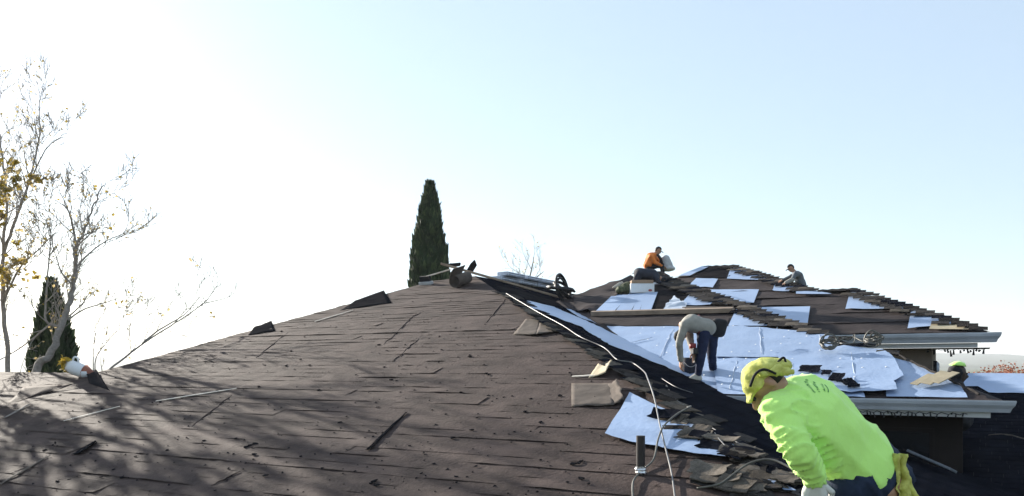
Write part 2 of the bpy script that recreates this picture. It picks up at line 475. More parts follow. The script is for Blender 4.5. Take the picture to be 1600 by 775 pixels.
def foil(pl, parent, pts, h=0.012, amp=0.006, m='foil', cell=0.14, curl=0.0, name='white_sheet', jag=0.0, lab=None):
    poly = [pl.px(*p) for p in pts]
    if jag:                                            # ragged, torn outline
        q = []
        for i, p in enumerate(poly):
            r = poly[(i + 1) % len(poly)]; n = max(1, int(math.dist(p, r) / .12))
            for k in range(n):
                t = k / n; j = jag if k else jag * .4
                q.append((p[0] + (r[0] - p[0]) * t + j * nz(p[0] * 9 + k * 1.7, i), p[1] + (r[1] - p[1]) * t + j * nz(p[1] * 9 + k * 2.3, i + 7)))
        poly = q
    if area(poly) < 0: poly = poly[::-1]
    cx = sum(p[0] for p in poly) / len(poly); cy = sum(p[1] for p in poly) / len(poly); sd = cx * 3.1
    rmax = max(math.dist(p, (cx, cy)) for p in poly)
    b0 = min(p[1] for p in poly)
    def hf(a, b):
        e = max(0, math.dist((a, b), (cx, cy)) / rmax - .6)
        r = nz(a * 1.9, b * 1.9, sd)
        v = h + amp * (nz(a * 2.3, b * 2.3, sd) + 0.6 * nz(a * 6, b * 6, sd + 3)) + amp * 2.2 * max(0, 1 - abs(r) * 9)
        return max(h * .6, v) + curl * e * max(0, .3 + nz(a * 3, b * 3, sd + 8))
    o = add(name, sheet_vf(pl, poly, hf, cell), m, parent, True)
    if lab: o['label'] = lab
    return o
# sheets on C
foil(PC, roofC, [(948, 511), (1150, 511), (1150, 568), (1118, 612), (1085, 598), (1020, 563), (985, 541)], .010, .006)
foil(PC, roofC, [(1140, 512), (1292, 524), (1320, 563), (1112, 562)], .046, .006)
foil(PC, roofC, [(1112, 559), (1330, 559), (1352, 624), (1122, 618)], .028, .006)
foil(PC, roofC, [(1214, 560), (1290, 548), (1378, 551), (1398, 566), (1404, 580), (1412, 594), (1397, 602), (1402, 617), (1330, 620), (1235, 617)], .060, .008, curl=.12, jag=.03, lab='white sheet with a torn curling right edge')
foil(PC, roofC, [(1380, 556), (1420, 566), (1500, 602), (1512, 622), (1385, 621)], .012)
foil(PC, roofC, [(1150, 486), (1200, 490), (1262, 512), (1138, 511)], .028)
foil(PC, roofC, [(1086, 451), (1108, 458), (1160, 477), (1062, 478)], .014)
foil(PC, roofC, [(1022, 435), (1046, 437), (1064, 446), (1020, 445)], .014)
foil(PC, roofC, [(1053, 464), (1073, 477), (1067, 491), (1030, 492)], .020, .02, 'foil_crinkle', .08, .1, 'crinkled_sheet')
for pts in ([(928, 491), (957, 463), (983, 462), (958, 491)], [(960, 491), (982, 461), (1003, 460), (984, 491)],
            [(986, 491), (1000, 461), (1010, 459), (998, 491)], [(999, 491), (1009, 459), (1028, 458), (1016, 491)]):
    foil(PC, roofC, pts, .03, .003, 'foil', .2, 0, 'metal_sheet')
foil(PC, roofC, [(1022, 458), (1052, 464), (1028, 491), (1000, 492)], .012, .004, 'felt_black', .2, 0, 'felt_sheet')
foil(PC, roofC, [(1020, 446), (1090, 447), (1068, 470), (1026, 462)], .010, .004, 'felt_black', .2, 0, 'felt_sheet')
foil(PC, roofC, [(895, 464), (985, 432), (1000, 436), (930, 489), (900, 488)], .010, .03, 'felt_far', .2, 0, 'felt_sheet')
foil(PC, roofC, [(1066, 481), (1146, 480), (1150, 489), (1066, 490)], .016, .006, 'felt_back', .2, 0, 'felt_sheet')
foil(PC, roofC, [(925, 498), (1140, 496), (1135, 510), (950, 510)], .012, .010, 'felt_far', .2, 0, 'felt_sheet')
# sheet over the valley onto B, and the long white strip along B
foil(PB, roofB, [(792, 462), (815, 470), (862, 480), (925, 507), (985, 536), (1040, 562), (1085, 592), (1072, 590), (1010, 563), (950, 540), (905, 512), (852, 492), (812, 477)], .024, .006, cell=.16, jag=.05)
foil(PB, roofB, [(884, 484), (900, 487), (932, 508), (905, 498)], .03, .006, cell=.16)
foil(PB, roofB, [(770, 447), (800, 452), (880, 476), (870, 480), (815, 468), (790, 461)], .022, .004, 'felt_black', .2, 0, 'felt_sheet')
# white piece on A by the vent pipe
foil(PA, roofA, [(985, 621), (1012, 634), (1060, 655), (1120, 690), (1152, 706), (1140, 723), (1085, 716), (1030, 706), (985, 697), (946, 684), (966, 652)], .05, .004, curl=.05, jag=.012, lab='white sheet with frayed lower edge below the hip')
foil(PA, roofA, [(1200, 758), (1222, 762), (1246, 775), (1226, 774)], .05, .006)

for i, (p0, p1) in enumerate((((1187, 516), (1190, 558)), ((1052, 515), (1030, 562)), ((1216, 500), (1213, 522)), ((1280, 528), (1290, 558)), ((1240, 566), (1236, 612)), ((1152, 566), (1140, 612)), ((1020, 530), (985, 538)), ((1330, 556), (1338, 612)))):
    add('crease', tube([PC.hit(p0[0] + (p1[0] - p0[0]) * t / 9 + 3 * nz(t * .8, i), p0[1] + (p1[1] - p0[1]) * t / 9, (.055 if i in (0, 3, 4) else .032 if i > 4 else .02) + (.03 if i == 7 else 0)) for t in range(10)], [.002 + .005 * math.sin(.1 + 2.9 * t / 9) for t in range(10)], 6), 'foil_crinkle', roofC, True)
# rows of plastic cap nails through the white sheets
def pip(p, poly):
    c = False
    for i in range(len(poly)):
        x1, y1 = poly[i]; x2, y2 = poly[i - 1]
        if (y1 > p[1]) != (y2 > p[1]) and p[0] < (x2 - x1) * (p[1] - y1) / (y2 - y1) + x1: c = not c
    return c
MAIN = [[(960, 513), (1140, 513), (1140, 566), (1112, 604), (1030, 560)], [(1146, 514), (1270, 525), (1300, 560), (1120, 560)], [(1120, 562), (1330, 562), (1395, 575), (1390, 615), (1125, 613)]]
nv = []; rn = random.Random(12)
a0, b0 = PC.px(1000, 515); a1, b1 = PC.px(1380, 612)
bb_ = b1
while bb_ < b0:
    aa = PC.px(1060, 560)[0] - 1.2
    while aa < PC.px(1390, 590)[0]:
        p = PC.pt(aa + rn.uniform(-.05, .05), bb_ + rn.uniform(-.03, .03), .066)
        if rn.random() < .8 and any(pip(PC.ab(p), [PC.px(*q) for q in g]) for g in MAIN): nv.append(tube([p, p + PC.n * .006], [.016, .010], 6))
        aa += .33
    bb_ += .42
tag(add('cap_nails', join(*nv), 'white', roofC), kind='stuff')

# stepped shingles along a hip, on the near side of it
def hip_steps(pl, parent, p0, p1, ex, cols, sd, h=.03):
    rr = random.Random(sd)
    A0, A1 = pl.px(*p0), pl.px(*p1)
    n = int(abs(A1[1] - A0[1]) / ex)
    for i in range(n + 1):
        t = i / max(1, n); a = A0[0] + (A1[0] - A0[0]) * t; b_ = A0[1] + (A1[1] - A0[1]) * t
        for c in range(cols):
            if c == cols - 1 and rr.random() < .3: continue
            lay(pl, a - .12 - c * .32 + rr.uniform(-.02, .02), b_ + rr.uniform(-.015, .015), h + rr.uniform(0, .010), parent,
                SH[rr.choice((0, 1, 2, 0, 3, 1))], rr.uniform(-.04, .04), rr.uniform(-.03, .06))
hip_steps(PC, roofC, (1024, 428), (1290, 524), .19, 2, 31, .055)
hip_steps(PC, roofC, (1290, 524), (1400, 557), .19, 1, 32, .06)
add('rake_edge', tube([PC.hit(1398 + 132 * i / 14, 556 + 64 * i / 14, .03 + .012 * (i % 2)) for i in range(15)], .016, 6), 'shingle', roofC)

# --- gutters, fascias, walls
def gutter(pl, a0, a1, b_, parent, name='gutter', size=1.0):
    out = Vector((-U2.x, -U2.y, 0)); prof = [(0, .0), (0, -.125), (.065, -.125), (.082, -.085), (.112, -.045), (.122, -.012), (.122, .005), (.112, .005), (.112, -.01), (.07, -.03), (.012, -.03), (.012, 0)]
    e = Vector((V2.x, V2.y, 0)); base0 = pl.pt(a0, b_); base1 = pl.pt(a1, b_); n = len(prof)
    V = [base0 + out * o * size + Vector((0, 0, z * size)) for o, z in prof] + [base1 + out * o * size + e * o * size + Vector((0, 0, z * size)) for o, z in prof]
    return add(name, (V, [(i, (i + 1) % n, n + (i + 1) % n, n + i) for i in range(n)] + [tuple(range(n)), tuple(range(2 * n - 1, n - 1, -1))]), 'gutter', parent)
def board(p0, p1, w, h, m, name, parent, off=Vector((0, 0, 0))):
    d = (p1 - p0).normalized(); s = Vector((d.y, -d.x, 0)).normalized()
    return add(name, box((p0 + p1) / 2 + off, (p1 - p0) / 2, s * w / 2, Vector((0, 0, h / 2))), m, parent)
aGL = PC.ab(PC.hit(1128, 617))[0]; aGR = PC.ab(GUTR)[0]
gutter(PC, aGL, aGR, eb - .005, house, size=1.05)
E0 = PC.pt(aGL - .2, eb); E1 = PC.pt(aGR - .12, eb)
bk = Vector((U2.x, U2.y, 0))
board(E0, E1, .03, .07, 'trim', 'fascia', house, bk * .02 + Vector((0, 0, -.165)))
# wall under that eave, dark and in shade, with a window
w0 = PC.pt(aGL - .6, eb) + bk * .32; w1 = PC.pt(aGR - .40, eb) + bk * .32
wd = (w1 - w0).normalized(); ws = Vector((wd.y, -wd.x, 0))
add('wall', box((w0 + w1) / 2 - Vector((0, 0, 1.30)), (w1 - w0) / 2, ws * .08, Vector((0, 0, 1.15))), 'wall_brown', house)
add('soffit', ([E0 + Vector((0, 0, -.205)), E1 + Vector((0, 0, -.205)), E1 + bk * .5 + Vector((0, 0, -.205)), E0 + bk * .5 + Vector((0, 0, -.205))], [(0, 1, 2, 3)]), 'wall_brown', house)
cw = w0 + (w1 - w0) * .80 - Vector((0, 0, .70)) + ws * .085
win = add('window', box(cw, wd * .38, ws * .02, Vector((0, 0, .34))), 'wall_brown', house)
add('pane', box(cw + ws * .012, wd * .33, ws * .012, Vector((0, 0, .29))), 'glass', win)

# --- face E: the far wing
pE = [PE.px(*p) for p in [(985, 444), (1000, 424), (1036, 424), (1046, 437), (1104, 419), (1151, 418), (1278, 459), (1340, 456)]] + [PE.ab(at(1548, 520, 14.2))]
pE.append((pE[0][0] - 1.0, pE[-1][1]))
if area(pE) < 0: pE = pE[::-1]
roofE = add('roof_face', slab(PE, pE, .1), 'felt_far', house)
roofE['label'] = 'far roof slope with rumpled brown felt and white sheets by its hips'
bE0 = min(p[1] for p in pE); bE1 = max(p[1] for p in pE); q = bE0; i = 0
while q < bE1:
    bd = clip(clip(pE, 1, q, False), 1, min(bE1, q + .98), True)
    if len(bd) > 2:
        def hf(a, y, q=q): return max(.006, .012 + .03 * max(0, 1 - (y - q) / .3) * (.5 + nz(a * .8, q)) + .035 * nz(a * 1.6, y * .9, q) * .6 + .012 * nz(a * 4, y * 2, q))
        add('felt_strip', sheet_vf(PE, bd, hf, .18), 'felt_far', roofE, True)
    q += .9
for pts, hh in (([(1143, 419), (1156, 419), (1212, 441), (1136, 438)], .05), ([(1213, 441), (1238, 446), (1290, 461), (1207, 457)], .05), ([(1244, 458), (1292, 462), (1300, 464), (1244, 464)], .075),
            ([(1328, 460), (1345, 460), (1425, 486), (1321, 486)], .05), ([(1424, 488), (1440, 490), (1496, 509), (1418, 517)], .05),
            ([(1088, 437), (1122, 438), (1114, 452), (1075, 450)], .05), ([(1110, 455), (1186, 455), (1178, 476), (1120, 474)], .05), ([(1180, 483), (1266, 482), (1262, 511), (1180, 508)], .05),
            ([(1060, 434), (1098, 419), (1112, 418), (1078, 434)], .07)):
    foil(PE, roofE, pts, hh, .006, cell=.25)
foil(PE, roofE, [(1455, 509), (1505, 512), (1530, 519), (1452, 518)], .05, .006, 'tan_board', .25, 0, 'starter_sheet')
foil(PE, roofE, [(1110, 420), (1146, 421), (1140, 436), (1080, 436)], .05, .01, 'felt_black', .25, 0, 'felt_sheet')
hip_steps(PE, roofE, (1153, 419), (1276, 457), .22, 2, 41, .085)
hip_steps(PE, roofE, (1342, 457), (1540, 519), .22, 2, 42, .085)
# cap along the short level ridge
rd0, rd1 = PE.hit(1278, 459), PE.hit(1340, 456)
add('ridge_cap', tube([rd0 + (rd1 - rd0) * i / 8 + Vector((0, 0, .03 + .015 * (i % 2))) for i in range(9)], .06, 6), 'shingle', roofE)
add('ridge_cap', tube([PE.hit(1100, 420) + (PE.hit(1152, 418) - PE.hit(1100, 420)) * i / 8 + Vector((0, 0, .02 + .02 * (i % 2))) for i in range(9)], .06, 6), 'shingle', roofE)
ER = at(1548, 520, 14.2); aER, bER = PE.ab(ER)
gutter(PE, aER - 6.0, aER, bER - .005, house, size=1.35)
e0 = PE.pt(aER - 6, bER); e1 = PE.pt(aER - .2, bER)
board(e0, e1, .03, .08, 'trim', 'fascia', house, bk * .03 + Vector((0, 0, -.215)))
fw = PE.pt(aER - .95, bER) + bk * .5
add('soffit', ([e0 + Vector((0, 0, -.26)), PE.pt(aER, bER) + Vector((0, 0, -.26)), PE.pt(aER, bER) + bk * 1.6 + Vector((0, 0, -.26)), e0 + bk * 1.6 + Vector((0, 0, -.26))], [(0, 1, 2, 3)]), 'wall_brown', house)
add('wall', box(fw + bk * 1.0 - Vector((V2.x, V2.y, 0)) * 2.2 - Vector((0, 0, 1.75)), Vector((V2.x, V2.y, 0)) * 2.2, bk * 1.0, Vector((0, 0, 1.5))), 'wall_tan', house)
# side slope of that wing, turned away
add('back_slope', ([PE.hit(1340, 456) - PE.n * .02, ER - PE.n * .02, ER + bk * 3 - Vector((0, 0, .02)), PE.hit(1340, 456) + bk * 3 + Vector((0, 0, 0))], [(0, 1, 2, 3)]), 'felt_far', house)

# --- face F: lower black roof on the right with a white strip at its ridge
fr = PF.ab(PF.o)
pF = [(fr[0] - 3.2, fr[1]), (fr[0] + 6, fr[1]), (fr[0] + 6, fr[1] - 9), (fr[0] - 3.2, fr[1] - 9)]
if area(pF) < 0: pF = pF[::-1]
roofF = add('roof_face', slab(PF, pF), 'deck', house)
roofF['label'] = 'low black roof slope with a white strip along its ridge'
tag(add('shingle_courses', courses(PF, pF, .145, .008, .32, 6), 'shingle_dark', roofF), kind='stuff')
foil(PF, roofF, [(1440, 585), (1640, 586.5), (1640, 618), (1545, 616), (1528, 606), (1500, 606), (1440, 606)], .03, .006, cell=.2)
add('back_slope', ([PF.pt(fr[0] - 3.2, fr[1], -.02), PF.pt(fr[0] + 6, fr[1], -.02), PF.pt(fr[0] + 6, fr[1], -.02) + bk * 5 - Vector((0, 0, 1.5)), PF.pt(fr[0] - 3.2, fr[1], -.02) + bk * 5 - Vector((0, 0, 1.5))], [(0, 1, 2, 3)]), 'felt_far', house)

# --- vent pipe with its foil collar
pbse = PA.hit(1001, 742)
vp = add('vent_pipe', tube([pbse - Vector((0, 0, .1)), pbse + Vector((0, 0, .335))], .0375, 20), 'pipe', house, False)
cr = random.Random(4)
cv, cf = tube([pbse + Vector((0, 0, .012 + .012 * i)) for i in range(6)], [.043, .05, .045, .052, .044, .047], 18, False)
cv = [p + Vector((cr.uniform(-.004, .004), cr.uniform(-.004, .004), cr.uniform(-.005, .005))) for p in cv]
add('collar', (cv, cf), 'metal', vp)
# ------------------------------------------------------------------ ground, hills
def grid(x0, x1, y0, y1, nx, ny, zf):
    V = [(x0 + (x1 - x0) * i / nx, y0 + (y1 - y0) * j / ny, zf(x0 + (x1 - x0) * i / nx, y0 + (y1 - y0) * j / ny)) for j in range(ny + 1) for i in range(nx + 1)]
    return V, [(j * (nx + 1) + i, j * (nx + 1) + i + 1, (j + 1) * (nx + 1) + i + 1, (j + 1) * (nx + 1) + i) for j in range(ny) for i in range(nx)]
g = add('ground', grid(-6000, 6000, -3000, 7000, 20, 20, lambda x, y: 0.0), 'grass', None, False, False)
tag(g, kind='structure')
def hz(x, y):
    t = (y - 900) / 2600
    e = math.sin(max(0, min(1, t)) * math.pi / 2) ** 1.3
    return -2 + e * (36 + 26 * nz(x / 900, y / 1300, 2.2) + 20 * nz(x / 330, y / 500, 5) + 7 * nz(x / 90, y / 120, 1))
h = add('hills', grid(-5000, 5000, 900, 3600, 160, 40, hz), 'hill', None, True, False)
tag(h, kind='structure')

# ------------------------------------------------------------------ trees
def leaf_quad(V, Fc, p, s, rr):
    d = Vector((rr.uniform(-1, 1), rr.uniform(-1, 1), rr.uniform(-1.2, .4))).normalized()
    x = d.orthogonal().normalized(); x.rotate(Quaternion(d, rr.uniform(0, 6.28))); n = len(V)
    w = s * rr.uniform(.3, .5); y = d.cross(x) * s * .12
    V += [p, p + d * s * .5 + x * w + y, p + d * s, p + d * s * .5 - x * w + y]
    Fc += [(n, n + 1, n + 2), (n, n + 2, n + 3)]
def twigs(pts, rads, rr, wood, tips, step=.3, ln=1.0, depth=2, up=.35):
    acc = 0
    for i in range(1, len(pts)):
        seg = pts[i] - pts[i - 1]; acc += seg.length
        if acc < step or i < len(pts) * .15: continue
        acc = 0
        d = seg.normalized(); o = d.orthogonal(); o.rotate(Quaternion(d, rr.uniform(0, 6.28)))
        nd = (d * rr.uniform(.5, 1.0) + o.normalized() * rr.uniform(.5, 1.0) + Vector((0, 0, up))).normalized()
        L = ln * rr.uniform(.5, 1.2); p = pts[i].copy(); q = [p]; n = 6
        for k in range(n):
            nd = (nd + Vector((rr.uniform(-.22, .22), rr.uniform(-.22, .22), rr.uniform(-.12, .2)))).normalized()
            p = p + nd * L / n; q.append(p)
        r0 = min(rads[i] * .6, .014 + L * .010); rs = [max(.0055, r0 * (1 - .8 * k / n)) for k in range(n + 1)]
        wood.append(tube(q, rs, 5 if r0 > .01 else 3, False))
        tips += q[2:]
        if depth > 1: twigs(q, rs, rr, wood, tips, step * .42, ln * .48, depth - 1, up)
def bare_tree(name, label, limbs, sd, leaf=.10, ls=.085, step=.3, ln=1.1, depth=3, group=None, mats=('leaf_yellow', 'leaf_pale'), bark='bark_pale'):
    """limbs: list of (points, r0, r1); the first is the trunk"""
    rr = random.Random(sd)
    base = Vector(limbs[0][0][0])
    t = empty(name, base, label, 'tree', group)
    wood, tips = [], []
    for li, (pts, r0, r1) in enumerate(limbs):
        sp = spline(pts, 6)
        sp = [p + Vector((rr.uniform(-1, 1), rr.uniform(-1, 1), 0)) * r0 * .25 for p in sp]
        rd = [r0 + (r1 - r0) * i / (len(sp) - 1) for i in range(len(sp))]
        tb = tube(sp, rd, 9)
        if li == 0: add('trunk', tb, bark, t, True)
        else: add('limb', tb, bark, t, True)
        vis = [(p, r) for p, r in zip(sp, rd) if p.z > HC - 1.2]
        twigs([p for p, r in vis], [r for p, r in vis], rr, wood, tips, step, ln, depth)
    tag(add('twigs', join(*wood), bark, t), kind='stuff')
    for m in mats:
        V, Fc = [], []
        for p in tips:
            if rr.random() < leaf: leaf_quad(V, Fc, p, ls * rr.uniform(.6, 1.3), rr)
        o = add('leaves', (V, Fc), m, t); tag(o, kind='stuff')
    return t
def P(px, Y): return at(px[0], px[1], Y)
def gnd(px, Y): p = P(px, Y); return Vector((p.x, p.y, 0))
def limb(Y, *pp, dy=0): return [P(p, Y + dy * i) for i, p in enumerate(pp)]
D = 19.0
bare_tree('bare_tree', 'slender bare tree with a tall forked crown and few withered leaves', [
    ([gnd((16, 900), D)] + limb(D, (13, 600), (6, 480), (4, 400), (10, 320), (2, 230), (-10, 150)), .065, .010),
    (limb(D, (4, 400), (22, 350), (42, 295), (54, 250), (62, 205), (62, 160), (68, 130), dy=.15), .040, .005),
    (limb(D, (42, 295), (60, 255), (76, 228), (98, 214), dy=-.1), .022, .005),
    (limb(D, (8, 430), (-30, 380), (-70, 300), (-90, 220)), .05, .008),
    (limb(D, (6, 470), (30, 420), (60, 390), (88, 362)), .03, .006)], 11, .035, ln=.85, step=.2, ls=.07)
bare_tree('bare_tree', 'leaning bare tree with thick grey trunk in front of a dark conifer', [
    ([gnd((20, 900), 18.2)] + limb(18.2, (52, 606), (78, 555), (98, 505), (110, 465), (118, 425), (119, 388), (131, 362), (148, 318), (160, 285)), .10, .006),
    (limb(18.2, (118, 420), (130, 405), (160, 380), (205, 360), dy=.1), .028, .005),
    (limb(18.2, (119, 388), (112, 345), (104, 325), (85, 312), dy=-.1), .03, .005),
    (limb(18.2, (106, 500), (130, 484), (160, 474), (184, 466), dy=.1), .022, .005),
    (limb(18.2, (96, 510), (72, 500), (74, 440), (78, 390), (80, 350), dy=-.1), .03, .006),
    (limb(18.2, (80, 505), (50, 530), (12, 556), (-30, 575)), .022, .008)], 12, .03, ln=.9, step=.18, ls=.07)
bare_tree('bare_tree', 'low bare branching tree with long limb spreading over the hip', [
    ([gnd((20, 900), 17.0)] + limb(17.0, (96, 625), (152, 592), (185, 566), (225, 536), (262, 512), (296, 490), (322, 470), (340, 446)), .030, .006),
    (limb(17.0, (222, 537), (245, 518), (275, 500), (292, 488), (312, 464)), .022, .005),
    (limb(17.0, (318, 474), (345, 468), (366, 461)), .012, .004),
    (limb(17.0, (148, 585), (150, 560), (163, 540), (186, 515), (212, 505)), .014, .004),
    (limb(17.0, (146, 588), (146, 550), (150, 520), (165, 512)), .012, .004)], 13, .004, step=.34, ln=.7, depth=3)
for (x0, Y0, sd, lab) in ((-95, 17.5, 14, 'leafy pale autumn tree next to the tall forked bare tree'), (-330, 15.5, 16, 'leafy pale autumn tree farthest along the lower ridge')):
    bare_tree('autumn_tree', lab, [
        ([gnd((x0, 900), Y0)] + limb(Y0, (x0 + 5, 600), (x0 + 10, 480), (x0 + 20, 380), (x0 + 24, 320), (x0 + 30, 290)), .13, .015),
        (limb(Y0, (x0 + 10, 480), (x0 + 50, 410), (x0 + 80, 360), (x0 + 90, 320)), .06, .008),
        (limb(Y0, (x0 + 10, 450), (x0 - 50, 370), (x0 - 80, 320)), .06, .008),
        (limb(Y0, (x0 + 8, 520), (x0 + 60, 470), (x0 + 95, 420), dy=.3), .04, .008),
        (limb(Y0, (x0 + 8, 530), (x0 - 50, 480), (x0 - 90, 420), dy=.3), .04, .008)], sd, .26, ls=.12, step=.24)
bare_tree('bare_tree', 'small far bare tree behind the wrapped bundles', [
    ([gnd((822, 900), 42)] + limb(42, (822, 460), (828, 432), (834, 402)), .09, .02),
    (limb(42, (824, 450), (814, 432), (806, 420)), .05, .012), (limb(42, (823, 448), (840, 432), (850, 424)), .05, .012),
    (limb(42, (822, 455), (800, 436), (798, 425)), .04, .012)], 15, .03, step=.4, ln=1.2, depth=3)

def cypress(name, label, px_top, px_base, halfw, Y, sd, n=9000):
    rr = random.Random(sd)
    top = P(px_top, Y); base = gnd(px_base, Y); H = top.z
    Rm = halfw / FPX * Y * 1.16; vis0 = P(px_base, Y).z / H
    t = empty(name, base, label, 'tree')
    add('trunk', tube([base, base + Vector((0, 0, H * .5))], [.16, .06], 8), 'bark', t)
    def prof(h, a):
        r = Rm * (1 - max(0, (h - vis0) / (1 - vis0)) ** 1.55) if h > vis0 else Rm
        return r * (.88 + .26 * nz(math.cos(a) * 1.6 + sd, math.sin(a) * 1.6, h * 9) + .10 * nz(math.cos(a) * 4, math.sin(a) * 4, h * 26)) + .02
    axis = lambda h: base.lerp(Vector((top.x, top.y, 0)), h) + Vector((0, 0, h * H))
    V, Fc = [], []; nh, na = 46, 16                                       # the dense inside of the crown
    for j in range(nh + 1):
        h_ = .12 + .878 * j / nh
        for i in range(na):
            a = 6.283 * i / na; r = prof(h_, a) * .70; c = axis(h_); V.append(c + Vector((math.cos(a) * r, math.sin(a) * r, 0)))
    for j in range(nh):
        for i in range(na): Fc.append((j * na + i, j * na + (i + 1) % na, (j + 1) * na + (i + 1) % na, (j + 1) * na + i))
    add('crown', (V, Fc), 'cypress', t, True)
    for m, cnt in (('cypress', n), ('cypress_light', n // 3)):
        V, Fc = [], []
        for _ in range(cnt):
            h_ = .14 + .85 * rr.random() ** .85; a = rr.uniform(0, 6.283); r = prof(h_, a) * rr.uniform(.74, 1.03)
            o = Vector((math.cos(a), math.sin(a), 0)); p = axis(h_) + o * r; L = rr.uniform(.16, .46)
            d = (o * rr.uniform(.12, .5) + Vector((rr.uniform(-.2, .2), rr.uniform(-.2, .2), 1))).normalized()
            s = d.cross(o).normalized(); s.rotate(Quaternion(d, rr.uniform(-1, 1))); w = L * rr.uniform(.14, .24); k = len(V)
            V += [p - d * L * .4, p + s * w, p + d * L * .6, p - s * w]; Fc += [(k, k + 1, k + 2), (k, k + 2, k + 3)]
        tag(add('foliage', (V, Fc), m, t), kind='stuff')
    return t
cypress('cypress_tree', 'dark green columnar cypress rising behind the roof peak', (672, 284), (668, 440), 29, 27, 3, 11000)
cypress('cypress_tree', 'dark conifer partly behind the leaning bare trunk', (80, 440), (88, 590), 30, 20, 8, 7000)

def red_shrub(px, Y, hw, sd):
    rr = random.Random(sd); base = gnd(px, Y); H = P(px, Y).z
    t = empty('autumn_tree', base, 'rust red autumn tree beyond the low black roof', 'tree', 'autumn trees beyond the house')
    wood = [tube([base, base + Vector((0, 0, H * .6))], [.12, .05], 6)]
    V, Fc = [], []
    for _ in range(46):
        a = rr.uniform(0, 6.28); r = hw * math.sqrt(rr.random()); tip = base + Vector((math.cos(a) * r, math.sin(a) * r, H * (1 - .35 * (r / hw) ** 2) * rr.uniform(.75, 1.02)))
        st = base + Vector((0, 0, H * rr.uniform(.3, .6))); wood.append(tube([st, (st + tip) / 2 + Vector((0, 0, .1)), tip], [.03, .02, .008], 4, False))
        for k in range(26): leaf_quad(V, Fc, tip + Vector((rr.gauss(0, .3), rr.gauss(0, .3), rr.gauss(0, .25))), .16, rr)
    add('trunk', wood[0], 'bark', t); tag(add('branches', join(*wood[1:]), 'bark', t), kind='stuff'); tag(add('foliage', (V, Fc), 'leaf_red', t), kind='stuff')
for i, (x, y) in enumerate([(1535, 577), (1553, 575), (1572, 573), (1588, 575), (1606, 572), (1630, 574)]): red_shrub((x, y), 48 + (i * 7) % 9, 1.0, 60 + i)

# ------------------------------------------------------------------ things lying on the roofs
def on(pl, px, h=0.0): return pl.hit(px[0], px[1], h)
def thing_curve(name, label, cat, pts, r, m, n=8, sub=6, group=None):
    return tag(add(name, tube(spline(pts, sub), r, n), m, None, True), label, cat, group)
thing_curve('air_hose', 'pale grey air hose running down the hip past the vent pipe', 'hose',
    [on(PB, (790, 462), .05), on(PB, (840, 492), .05), on(PB, (878, 513), .05), on(PB, (905, 531), .05), on(PB, (942, 548), .05), on(PB, (962, 567), .05), on(PB, (985, 573), .06), on(PB, (1003, 588), .07),
     on(PA, (1014, 612), .16), on(PA, (1024, 640), .14), on(PA, (1032, 676), .10), on(PA, (1041, 710), .06), on(PA, (1050, 745), .03), on(PA, (1056, 790), .03)], .0078, 'hose_grey', 8)
thing_curve('power_cord', 'dark cord looping from a shingle down behind the vent pipe', 'cord',
    [on(PB, (1040, 606), .03), on(PB, (1052, 626), .03), on(PB, (1070, 640), .03), on(PA, (1081, 656), .14), on(PA, (1060, 668), .14), on(PA, (1040, 683), .12), on(PA, (1030, 700), .09), on(PA, (1022, 724), .04), on(PA, (1004, 740), .03), on(PA, (990, 758), .03), on(PA, (990, 790), .03)], .009, 'hose_olive', 6)
thing_curve('power_cord', 'olive cord curving over broken shingles towards the lime shirt', 'cord',
    [on(PA, (1090, 772), .05), on(PA, (1125, 767), .06), on(PA, (1150, 755), .09), on(PA, (1175, 748), .14), on(PA, (1205, 747), .16), on(PA, (1235, 756), .14), on(PA, (1262, 770), .1)], .009, 'hose_olive', 6)
for i, (lab, pp) in enumerate((('thin wire lying along the lower hip, the longer one', [(1104, 670), (1150, 697), (1200, 726), (1262, 762)]), ('short thin wire beside the longer wire on the hip', [(1115, 682), (1122, 692), (1131, 702)]),
                               ('thin straight wire on the black shingles above the cord', [(1032, 595), (1055, 609), (1081, 618)]))):
    thing_curve('wire', lab, 'wire', [on(PB, p, .035) for p in pp], .005, 'hose_grey', 5)
def coil(name, label, pl, px, r, turns, m, sd, flat=.35, tr=.011, cat='hose'):
    rr = random.Random(sd); c = on(pl, px, .09); pts = []
    n = turns * 10
    for i in range(n):
        a = 6.283 * i / 10; q = r * (.75 + .25 * math.sin(i * .37 + sd)) + rr.uniform(-.015, .015)
        tl = math.sin(i * .13 + sd) * .7 + .5
        pts.append(c + pl.n * r * .7 + pl.e1 * (math.cos(a) * q) + (pl.e2 * math.cos(tl) + pl.n * math.sin(tl)) * (math.sin(a) * q) + pl.n * rr.uniform(0, .03))
    return thing_curve(name, label, cat, pts, tr, m, 6, 3)
coil('hose_coil', 'tight black hose coil lying on the torn white sheet', PC, (1296, 556), .13, 7, 'hose_olive', 1, .9, .012)
thing_curve('loose_hose', 'loose black hose loops between the coil and the upper eave', 'hose',
    [on(PC, p, .09 + .03 * (i % 2)) for i, p in enumerate([(1300, 546), (1312, 538), (1326, 540), (1336, 535), (1334, 545), (1318, 549), (1310, 543), (1330, 538), (1350, 543), (1362, 541), (1372, 548)])], .011, 'hose_olive', 6)
coil('hose_coil', 'untidy hose tangle below the middle of the upper eave', PC, (1366, 549), .13, 6, 'hose_olive', 5, 1.0, .012)
coil('hose_coil', 'black hose heap at the end of the wrapped bundles', PB, (872, 473), .36, 9, 'rubber', 9, 1.1, .03)
